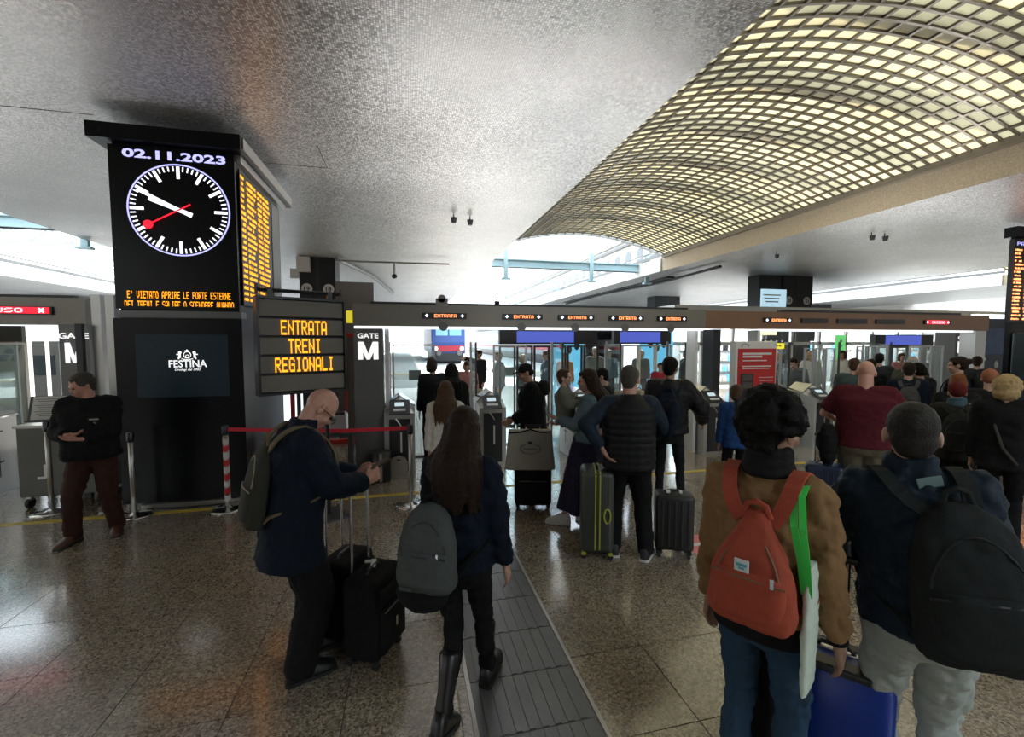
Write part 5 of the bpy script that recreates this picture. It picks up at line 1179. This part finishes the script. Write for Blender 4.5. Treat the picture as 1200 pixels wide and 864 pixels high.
FAR = [('man in grey blue jacket carrying a red bag beyond glass doors', (2.3, 11.0), 90, 1.74, BLUEC, JEANS, 'short', HDBR), ('woman with short blonde hair in grey coat beyond glass doors', (3.0, 11.3), -70, 1.66, GREYC, BLKC, 'bob', HBLO), ('person in pale blue jacket beyond glass doors reading', (3.75, 11.6), 80, 1.74, BLUEC, GREYC, 'short', HBR),
    ('person in ochre and cream jacket beyond glass doors', (4.4, 11.9), 175, 1.68, ORANGEC, BEIGEC, 'short', HBR), ('large man in slate coat standing beyond the doors', (5.45, 12.2), 165, 1.82, GREYC, GREYC, 'short', HSILV), ('person in dark slate coat next to the large man beyond doors', (6.1, 12.6), 170, 1.74, BLUEC, BLKC, 'short', HBR),
    ('woman with silver hair in long grey coat beyond right doors', (6.9, 12.1), 160, 1.74, GREYC, GREYC, 'puff', HSILV), ('child in red top beyond the right glass doors', (6.0, 9.6), 150, 1.48, REDC, BLKC, 'short', HDBR), ('man in dark grey hooded coat before the cyan advert', (7.7, 11.0), 90, 1.76, DKGREY, BLUEC, 'beanie', GREYC)]
for lab, ps, yw, hh_, tm_, bm_, ha, hm_ in FAR: pers(lab, ps, yw, hh_, tm_, bm_, ha, hm_, vox=.021, hv=.017)
pers('person with dark hair just left of the stout man\'s head', (2.72, 5.75), 60, 1.62, BLKC, BLKC, 'short', HBLK, vox=.016, head=(15, 0, 0))
pers('woman with light brown hair hidden behind the stout man', (2.9, 5.35), -10, 1.58, BEIGEC, BLKC, 'bob', HBR, vox=.016, female=True)
# ================================================================== hall behind the camera and side walls
WALLM = mat('hall_wall', (.22, .21, .2), .6, 0, .1, 1)
struct(box('wall_back', -34, 46, -9.3, -9, 0, 5.2, WALLM), 'rear wall of the hall behind the viewer')
struct(box('wall_left', -34.3, -34, -9.3, 12, 0, 5.2, WALLM), 'far left hall wall')
struct(box('wall_right', 46, 46.3, -9.3, 12, 0, 5.2, WALLM), 'far right hall wall')
# ================================================================== barriers
def stanchion(x, y, h, label, wrap=False, group=None):
    t_ = thing('barrier_post', label, 'barrier post', (x, y, 0)); MB().lathe([(.001, .0), (.185, .0), (.185, .012), (.15, .022), (.04, .035), (.03, .05)], n=28).build('base', CHROME, t_, True)
    MB().cyl((0, 0, h / 2 + .02), .026, h - .04, 16).build('tube', STEEL, t_, True)
    MB().lathe([(.034, h - .1), (.036, h - .08), (.036, h), (.028, h + .012)], n=16).build('head', BLACK, t_, True)
    if wrap:
        for k in range(9):
            mm = RED if k % 2 else PAPER
            mb = MB(); z = .12 + k * .085
            mb.loft([[(q * .0295 * math.cos(a), q * .0295 * math.sin(a), z + dz + .02 * math.sin(a)) for q, dz in ((1, 0), (1.06, 0), (1.06, .07), (1, .07))] for a in [2 * PI * i / 14 for i in range(14)]], None, False, True); mb.build('tape_turn', mm, t_)
    return t_
stanchion(-4.05, 6.2, 1.06, 'steel barrier post with notice holder at the left of the guard')
stanchion(-2.08, 5.82, 1.0, 'barrier post wrapped in red and white tape before the advert box', True)
stanchion(.04, 5.46, .98, 'steel barrier post holding the red belt beside the walking girl')
stanchion(-3.05, 5.85, .96, 'barrier post mostly hidden behind the guard\'s legs')
bl = MB(); pts = [(-2.05, 5.81, .965), (-1.4, 5.72, .935), (-.7, 5.6, .925), (.02, 5.47, .95)]
bl.loft([[(x, y - .003, z - .022), (x, y + .003, z - .022), (x, y + .003, z + .022), (x, y - .003, z + .022)] for x, y, z in pts]); tag(bl.build('barrier_belt', REDB), 'red barrier belt stretched between the taped post and the steel post', 'barrier belt')
nb = thing('notice_holder', 'framed grey notice on top of the left barrier post', 'notice', (-4.0, 6.14, 1.09)); nb.rotation_euler = (R(-18), 0, R(4))
MB().box((0, 0, .14), (.36, .02, .3)).build('frame', BLACK, nb); MB().box((.01, -.012, .15), (.32, .004, .27)).build('sheet', PAPER, nb)
ln = MB()
for k in range(9): ln.box((-.0 + .01 * (k % 3), -.0155, .25 - k * .024), (.25 - .03 * (k % 3), .002, .007))
ln.build('text_lines', PILLM, nb); MB().box((0, 0, .0), (.38, .06, .02)).build('ledge', BLACK, nb); MB().tube([(0, 0, .0), (0, 0, -.09)], .012, 6).build('stem', BLACK, nb)
# grey service cart
ct = thing('service_cart', 'grey sheet-metal service cart on castors behind the guard', 'cart', (-4.05, 6.6, 0))
MB().box((0, 0, .56), (.85, .45, .84), None, .02).build('body', mat('cart_grey', (.11, .11, .105), .45, .4, .1, 4), ct)
MB().box((0, 0, .99), (.88, .48, .03)).build('lid', STEEL, ct)
for sx in (-1, 1):
    for sy in (-1, 1): MB().cyl((sx * .36, sy * .17, .06), .06, .035, 16, axis='x').build('castor', RUBBER, ct); MB().box((sx * .36, sy * .17, .12), (.05, .05, .05)).build('castor_fork', STEEL, ct)
MB().box((-.15, -.23, .45), (.03, .01, .16)).box((-.19, -.23, .37), (.08, .01, .03)).build('bracket', STEEL, ct)
# help desk behind the bald man
dk = thing('control_desk', 'dark desk with grey equipment boxes left of the gate M pillar', 'desk', (-1.24, 6.75, 0))
MB().box((0, 0, .68), (.95, .4, .04)).build('desk_top', DARKM, dk)
for sx in (-1, 1): MB().box((sx * .45, 0, .33), (.04, .38, .66)).build('leg', DARKM, dk)
MB().box((.0, .05, .86), (.24, .2, .3), None, .015).build('equipment_box', PILLM, dk); MB().box((.28, .05, .83), (.24, .2, .24), None, .015).build('equipment_box', STEEL, dk); MB().box((.28, .03, .96), (.2, .16, .04), None, .01).build('box_cover', BLACK, dk)
MB().tube([(.1, -.08, 1.0), (.16, -.15, .8), (.2, -.17, .7), (.3, -.15, .71)], .008, 6).build('cable', RUBBER, dk)
# bin + grey board at first turnstile
bn = thing('waste_bin', 'dark cylindrical bin with steel stripe beside the gate M pillar', 'bin', (-.38, 6.55, 0)); MB().lathe([(.14, 0), (.15, .02), (.15, .42), (.13, .43)], n=24).build('drum', BLACK, bn, True); MB().box((.02, -.151, .22), (.04, .008, .4)).build('stripe', STEEL, bn)
ab = thing('grey_hatch', 'rounded grey metal cover standing before the first turnstile', 'cover', (-.12, 6.6, 0)); MB().prism([(-.13, 0), (.13, 0), (.13, .22), (.09, .3), (0, .33), (-.09, .3), (-.13, .22)], 'y', -.02, .02).build('plate', STEEL, ab); MB().box((0, -.024, .27), (.05, .006, .02)).build('slot', BLACK, ab)
# ================================================================== ceiling services
pp = thing('ceiling_pipe', 'thin grey pipe with elbows hanging under the ceiling near the far column', 'pipe', (0, 0, 0))
MB().tube([(-2.0, 14.6, 4.45), (1.4, 14.4, 4.45)], .03, 6).build('pipe', STEEL, pp); MB().tube([(-.3, 14.4, 4.45), (-.3, 14.4, 4.05)], .03, 6).build('drop', STEEL, pp)
MB().tube([(-2.0, 14.5, 4.5), (-1.2, 18, 4.5), (-.6, 24, 4.5)], .07, 6).build('duct', PILLM, pp)
cm = thing('security_camera', 'small dome camera on a drop pipe left of the roof opening', 'camera', (-.3, 14.3, 4.0)); MB().lathe([(.001, -.08), (.07, -.05), (.09, 0), (.07, .05), (.001, .08)], n=12).build('dome', DARKM, cm, True)
lb = thing('junction_box', 'beige box fixed to the far column by the hanging LED sign', 'box', (-3.0, 14.85, 4.35)); MB().box((0, 0, 0), (.36, .2, .45)).build('casing', PAPER, lb)
lb2 = thing('junction_box', 'smaller grey box left of the beige box near the far column', 'box', (-3.29, 15.2, 4.1)); MB().box((0, 0, 0), (.3, .15, .3)).build('casing', STEEL, lb2)
cr_ = MB()
ys = MB().box((-.82, 7.0, 2.36), (.16, .04, .18)); tag(ys.build('yellow_sign', mat('yellow_sign', (.8, .7, .05), .5, emis=(1, .85, .05), estr=.35)), 'small yellow square sign above the gate M pillar', 'sign')
# dark back column beside gate pillar
struct(box('wall_pier', -1.35, -.62, 9.6, 10.0, 0, 3.2, PILLM), 'grey pier beyond the gate M pillar')
pipes = thing('cable_tray', 'black cable tray with cables under the right ceiling band', 'cable tray', (0, 0, 0))
MB().box((10.4, 22, 4.565), (.35, 12, .06)).build('tray', DARKM, pipes); MB().tube([(10.3, 13, 4.5), (10.4, 17, 4.44), (10.3, 22, 4.5), (10.4, 28, 4.45)], .05, 6).build('cable', RUBBER, pipes)
# ================================================================== red framed panel left of pillar, adverts beyond
rf = thing('red_frame', 'tall red framed advert stand beyond the hanging LED sign', 'advert', (-2.05, 9.2, 0)); fm = MB(); frame_rect(fm, -.1, 1.2, .0, 2.15, .07, .08, Matrix()); fm.build('frame', RED, rf)
MB().box((.55, .0, 1.1), (1.1, .02, 1.9)).build('pane', GLASS, rf); MB().box((.9, .02, 1.2), (.04, .03, 1.7)).build('mullion', RED, rf)
CY = mat('cyan_advert', (.12, .45, .7), .4, 0, .4, 3, emis=(.15, .55, .85), estr=.5)
for i, (x, y, w_, h_, lab) in enumerate(((5.0, 13.2, .95, 2.3, 'tall cyan advert panel beyond the central doors'), (8.2, 13.4, 1.2, 2.35, 'cyan advert panel with dark blotches right of the blue monitor'))):
    a = thing('advert_board', lab, 'advert', (x, y, 0)); MB().box((0, 0, h_ / 2), (w_, .12, h_)).build('panel', CY, a); MB().box((0, 0, h_ + .03), (w_ + .08, .16, .06)).build('frame_top', DARKM, a)
    for k in range(3): MB().ell((-.25 + .25 * k, -.065, h_ - .45 - .12 * (k % 2)), (.09, .008, .13)).build('printed_shape', DARKM, a)
# ================================================================== shop / ticket hall block beyond the right gates
SHF = mat('shop_frame', (.55, .56, .56), .45, .2); GLOWW = mat('glowing_shop_wall', (.75, .8, .82), .6, emis=(.85, .95, 1), estr=1.1); DW = mat('dark_window', (.03, .045, .05), .2)  # shop wall material glows by itself, standing in for interior lighting
shp = thing('station_shop', 'pale framed station shop with lit shelves beyond the right gates', 'shop', (0, 0, 0))
box('back_wall', 9.0, 26, 17.5, 17.6, 0, 3.1, GLOWW, shp); box('roof_slab', 9.0, 26, 13.6, 17.6, 3.05, 3.25, SHF, shp)
for k in range(13): box('mullion', 9.0 + k * 1.3, 9.1 + k * 1.3, 13.9, 14.0, 0, 3.05, SHF, shp)
box('transom', 9.0, 26, 13.9, 14.0, 1.85, 1.97, SHF, shp)
for k in range(12):
    box('upper_pane', 9.25 + k * 1.3, 10.15 + k * 1.3, 13.94, 13.96, 2.0, 2.75, DW if k % 3 != 2 else GLASSG, shp) if k in (3, 4, 5, 8) else None
for k in range(10):
    sh = box('shelf', 9.6 + 1.6 * k, 10.9 + 1.6 * k, 16.6, 17.0, .1, 2.0, SHF, shp)
    for j in range(4):
        for q in range(5): box('product', 9.65 + 1.6 * k + q * .25, 9.85 + 1.6 * k + q * .25, 16.5, 16.65, .25 + j * .45, .25 + j * .45 + rng.uniform(.2, .36), [PAPER, WHITE, CY, PAPER, SHF, DARKM][rng.randrange(6)], sh)
shl = bpy.data.lights.new('shop_light', 'AREA'); shl.shape = 'RECTANGLE'; shl.size = 14; shl.size_y = 2; shl.energy = 800; shl.color = (.95, .98, 1)
slo = bpy.data.objects.new('shop_light', shl); COL.objects.link(slo); slo.location = (17, 15.6, 3.0)
gb = thing('green_banner', 'tall bright green banner above the maroon-shirted man', 'banner', (13.55, 11.4, 0)); MB().box((0, 0, 1.4), (.4, .02, 1.6)).build('cloth', mat('green_banner', (.18, .75, .2), .5, emis=(.2, .9, .25), estr=.35), gb); MB().cyl((0, .03, 1.1), .015, 2.2, 8).build('pole', STEEL, gb)
gbt = MB()
for k in range(6): gbt.box((.02, -.012, 2.0 - k * .16), (.1, .003, .08))
gbt.build('white_marks', WHITE, gb)
ysn = thing('direction_sign', 'black and yellow direction sign hanging beyond the brown beam', 'sign', (7.05, 7.32, -.06)); MB().box((0, 0, 2.06), (.5, .04, .07)).build('black_panel', BLACK, ysn); MB().box((0, 0, 1.965), (.5, .04, .11)).build('yellow_panel', MATS['yellow_sign'], ysn)
for sx in (-.2, .2): MB().tube([(sx, 0, 2.09), (sx, 0, 2.3), (sx, -.12, 2.32)], .008, 5).build('hanger', DARKM, ysn)
am = MB().box((-.19, -.022, 1.965), (.05, .004, .04))
for k in range(4): am.box((-.08 + .075 * k, -.022, 1.965), (.055, .004, .022)); 
am.build('marks', BLACK, ysn); aw = MB()
for k in range(4): aw.box((-.2 + .13 * k, -.022, 2.06), (.04, .004, .035))
aw.build('white_marks', WHITE, ysn); 
csn = MB().box((6.62, 7.0, 2.155), (.36, .04, .08)); tag(csn.build('cream_sign', mat('cream_sign', (.7, .68, .45), .5, emis=(1, .95, .6), estr=.4)), 'small cream lit sign under the brown beam', 'sign')
# right-hand stall with black and white advert
st = thing('poster_panel', 'dark blue poster with black and white figures right of the gate M pillar', 'poster', (15.2, 8.6, 0)); MB().box((0, 0, 1.3), (1.1, .1, 2.6)).build('panel', mat('navy_poster', (.03, .045, .09), .4), st); MB().box((0, -.055, 2.0), (.9, .01, .7)).build('blue_picture', mat('poster_blue', (.06, .12, .3), .4, 0, .6, 3), st)
for k in range(10): MB().ell((rng.uniform(-.4, .4), -.055, rng.uniform(.6, 1.55)), (rng.uniform(.05, .14), .01, rng.uniform(.05, .12))).build('printed_shape', WHITE if k % 2 else DARKM, st)
MB().box((0, 0, 2.66), (1.2, .14, .1)).build('lamp_strip', mat('lit_strip', (.9, .95, 1), .4, emis=(.9, .97, 1), estr=1.2), st)
# ================================================================== left: ticket area beyond the left gate
lt_ = thing('ticket_hall', 'lit ticket machines wall beyond the left gate', 'shop', (0, 0, 0))
box('wall', -16, -5.5, 16.0, 16.15, 0, 3.0, GLOWW, lt_)  # same self-glowing wall material, brightness put into the surface
for k in range(6):
    m_ = box('ticket_machine', -15.6 + k * 1.7, -14.7 + k * 1.7, 15.3, 15.9, 0, 2.0, [SHF, PILLM][k % 2], lt_); box('screen', -15.5 + k * 1.7, -14.8 + k * 1.7, 15.28, 15.3, 1.05, 1.6, DW, m_)
box('header', -16, -5.5, 15.2, 16.0, 2.5, 2.9, PILLM, lt_)
rr_ = thing('round_advert', 'white panel with red round shapes at the left edge', 'advert', (-7.05, 8.8, 0)); MB().box((0, 0, 1.2), (1.0, .08, 2.1)).build('panel', mat('pale_panel', (.6, .68, .68), .5), rr_)
MB().cyl((.1, -.045, 1.95), .3, .01, 24, axis='y').build('red_disc', RED, rr_); MB().cyl((.15, -.045, 1.15), .33, .01, 24, axis='y').build('red_disc', RED, rr_); MB().cyl((.15, -.052, 1.15), .12, .01, 20, axis='y').build('white_ring', WHITE, rr_)
gy = thing('logo_panel', 'beige panel with slanted black emblem beside the red discs', 'sign', (-6.25, 8.9, 0)); MB().box((0, 0, 1.2), (.42, .08, 2.1)).build('panel', mat('beige_panel', (.38, .35, .3), .5), gy); MB().box((0, -.045, 2.12), (.42, .02, .26)).build('dark_field', DARKM, gy)
lgm = MB(); lgm.prism([(-.14, 1.68), (-.02, 1.68), (.04, 1.78), (-.08, 1.78)], 'y', -.05, -.042); lgm.prism([(-.04, 1.80), (.16, 1.80), (.17, 1.88), (.0, 1.88)], 'y', -.05, -.042); lgm.prism([(.05, 1.68), (.09, 1.68), (.14, 1.78), (.08, 1.78)], 'y', -.05, -.042); lgm.build('emblem', BLACK, gy)
glass_screen(-5.75, -5.2, 7.75, .0, 1.98, 'glass gate leaf at the left gate', 1, .03, WHITE, GLASSG)
for k, x in enumerate((-5.05, -4.85)):
    l_ = thing('light_tube', ['upright lit tube left of two at the left gate', 'upright lit tube right of two at the left gate'][k], 'lamp', (x - .05, 7.6, 0)); MB().box((0, 0, 1.25), (.03, .03, 1.5)).build('tube', mat('warm_tube', (1, .95, .85), .5, emis=(1, .93, .8), estr=1.2), l_); MB().box((0, 0, .25), (.05, .05, .5)).build('base', STEEL, l_)
# ================================================================== trains and platforms
TBLUE = mat('train_blue', (.03, .08, .3), .35); TRED = mat('train_red', (.5, .03, .06), .35); TGREY = mat('train_grey', (.3, .32, .34), .4, 0, .1, 2); TWHITE = mat('train_white', (.62, .64, .66), .4)
tr = thing('locomotive', 'blue electric locomotive with red band facing the gates', 'train', (3.75, 40, 0))
MB().loft([[(x, y, z) for x, z in ((-1.5, .9), (1.5, .9), (1.5, 3.3), (1.1, 4.0), (-1.1, 4.0), (-1.5, 3.3))] for y in (0, 17)]).build('body', TBLUE, tr)
MB().loft([[(-1.45, -.35, .9), (1.45, -.35, .9), (1.5, 0, .9), (-1.5, 0, .9)], [(-1.45, -.35, 1.9), (1.45, -.35, 1.9), (1.5, 0, 1.9), (-1.5, 0, 1.9)], [(-1.4, 0.1, 3.4), (1.4, 0.1, 3.4), (1.4, .2, 3.4), (-1.4, .2, 3.4)]]).build('nose', TBLUE, tr)
MB().box((0, -.38, 1.35), (2.7, .08, .5)).build('red_band', TRED, tr)
for sx in (-.6, .6): wn_ = MB().box((sx, -.12, 2.75), (1.05, .1, .85), Matrix.Translation((0, 0, 0))).build('windscreen', mat('cyan_glass', (.3, .6, .68), .1), tr)
for sx in (-1.15, 1.15): MB().cyl((sx, -.43, 1.35), .17, .06, 16, axis='y').build('headlight', mat('headlight', (1, 1, 1), .3, emis=(1, .98, .9), estr=3), tr)
MB().box((0, -.3, .6), (2.6, .3, .7)).build('buffer_beam', DARKM, tr)
for sx in (-.9, .9): MB().cyl((sx, -.55, .95), .22, .3, 14, axis='y').build('buffer', PILLM, tr)
MB().box((0, 8, .42), (2.4, 15, .84)).build('bogies', DARKM, tr)
MB().tube([(-.6, 3, 4.05), (.1, 4.2, 4.7), (-.6, 5.2, 5.2)], .05, 5).tube([(.6, 3, 4.05), (.1, 4.2, 4.7), (.6, 5.2, 5.2)], .05, 5).build('pantograph', DARKM, tr)
def coach(x, y, L, m_, label):
    t_ = thing('train_coach', label, 'train', (x, y, 0)); MB().loft([[(a, yy, z) for a, z in ((-1.45, .9), (1.45, .9), (1.45, 3.4), (1.0, 4.0), (-1.0, 4.0), (-1.45, 3.4))] for yy in (0, L)]).build('body', m_, t_)
    for sx in (-1, 1):
        MB().box((sx * 1.46, L / 2, 2.5), (.03, L - 1.5, .8)).build('window_band', DW, t_); MB().box((sx * 1.46, L / 2, 1.4), (.03, L - .2, .25)).build('stripe', TRED, t_)
    MB().box((0, -.02, 2.3), (.8, .05, 2.0)).build('end_door', PILLM, t_); MB().box((0, L / 2, .5), (2.2, L - 1, 1.0)).build('bogies', DARKM, t_)
for i, (x, y, L, m_, lab) in enumerate(((-4.6, 34, 50, TWHITE, 'white train left of the locomotive behind the pillar'), (-12, 30, 50, TGREY, 'grey train at the far left platform'), (12.5, 33, 50, TGREY, 'grey train right of the central platform'), (19, 30, 50, TWHITE, 'white train behind the station shop, left'), (29.5, 30, 50, TGREY, 'grey train behind the station shop, right'), (-19, 30, 50, TWHITE, 'white train left of the grey train'), (-28, 30, 50, TGREY, 'grey train farthest left'))): coach(x, y, L, m_, lab)
for i, x in enumerate((-.4, 8.1, 15.8)):
    t_ = thing('platform_slab', ['low platform left of the locomotive', 'low platform right of the locomotive', 'low platform under the right ceiling band'][i], 'platform', (x, 24, 0)); MB().box((0, 40, .12), (5.2 if i else 4.6, 80, .24)).build('slab', ASPH, t_); MB().box((0, .2, .25), (5 if i else 4.4, .3, .02)).build('edge_line', YEL, t_)
# side wing with arcade windows
wg = thing('station_wing', 'long pale station wing with a row of arched windows above the roof opening', 'building', (34, 34, 0)); WGM = mat('wing_stone', (.62, .6, .57), .8, 0, .08, .5)
MB().box((2, 55, 8.8), (4, 130, 17.6)).build('wall', WGM, wg); MB().box((-.2, 55, 16.9), (.5, 130, .35)).build('cornice', PILLM, wg); MB().box((-.2, 55, 17.7), (.7, 130, .3)).build('cornice', WGM, wg)
pmw = None
for k in range(30):
    if pmw is None:
        hw = .85; poly = [(-hw, 8.5), (hw, 8.5)] + [(hw * math.cos(a), 15 + hw * math.sin(a)) for a in [PI * i / 10 for i in range(11)]]
        pmw = MB().prism(poly, 'x', -.06, .04).build('arched_window', mat('arch_dark', (.16, .18, .2), .3), wg); o = pmw
    else: o = pmw.copy(); COL.objects.link(o); o.parent = wg
    o.location = (0, -6 + 3.6 * k, 0)
# added area lights in invented troughs on the gate beams to brighten the ceiling
def fill_uplight(x, y, z, sx, sy, e, label, rot=(PI, 0, 0), col=(1, .985, .96)):
    t_ = thing('added_uplighter', label, 'lamp', (x, y, z)); MB().box((0, 0, -.03), (sx, sy, .05)).build('trough', DARKM, t_)
    l_ = bpy.data.lights.new('fill_uplight', 'AREA'); l_.shape = 'RECTANGLE'; l_.size = sx; l_.size_y = sy * .7; l_.energy = e; l_.color = col
    o = bpy.data.objects.new('fill_uplight', l_); COL.objects.link(o); o.location = (x, y, z + .01); o.rotation_euler = rot
fill_uplight(2.2, YG + .2, 2.6, 5.4, .1, 75, 'slim added fill light trough on top of the bronze beam')
fill_uplight(9.2, YG + .2, 2.6, 4.6, .1, 60, 'slim added fill light trough on top of the brown beam')
fill_uplight(-6.5, YG + .2, 2.6, 4.6, .1, 45, 'slim added fill light trough on top of the left beam')
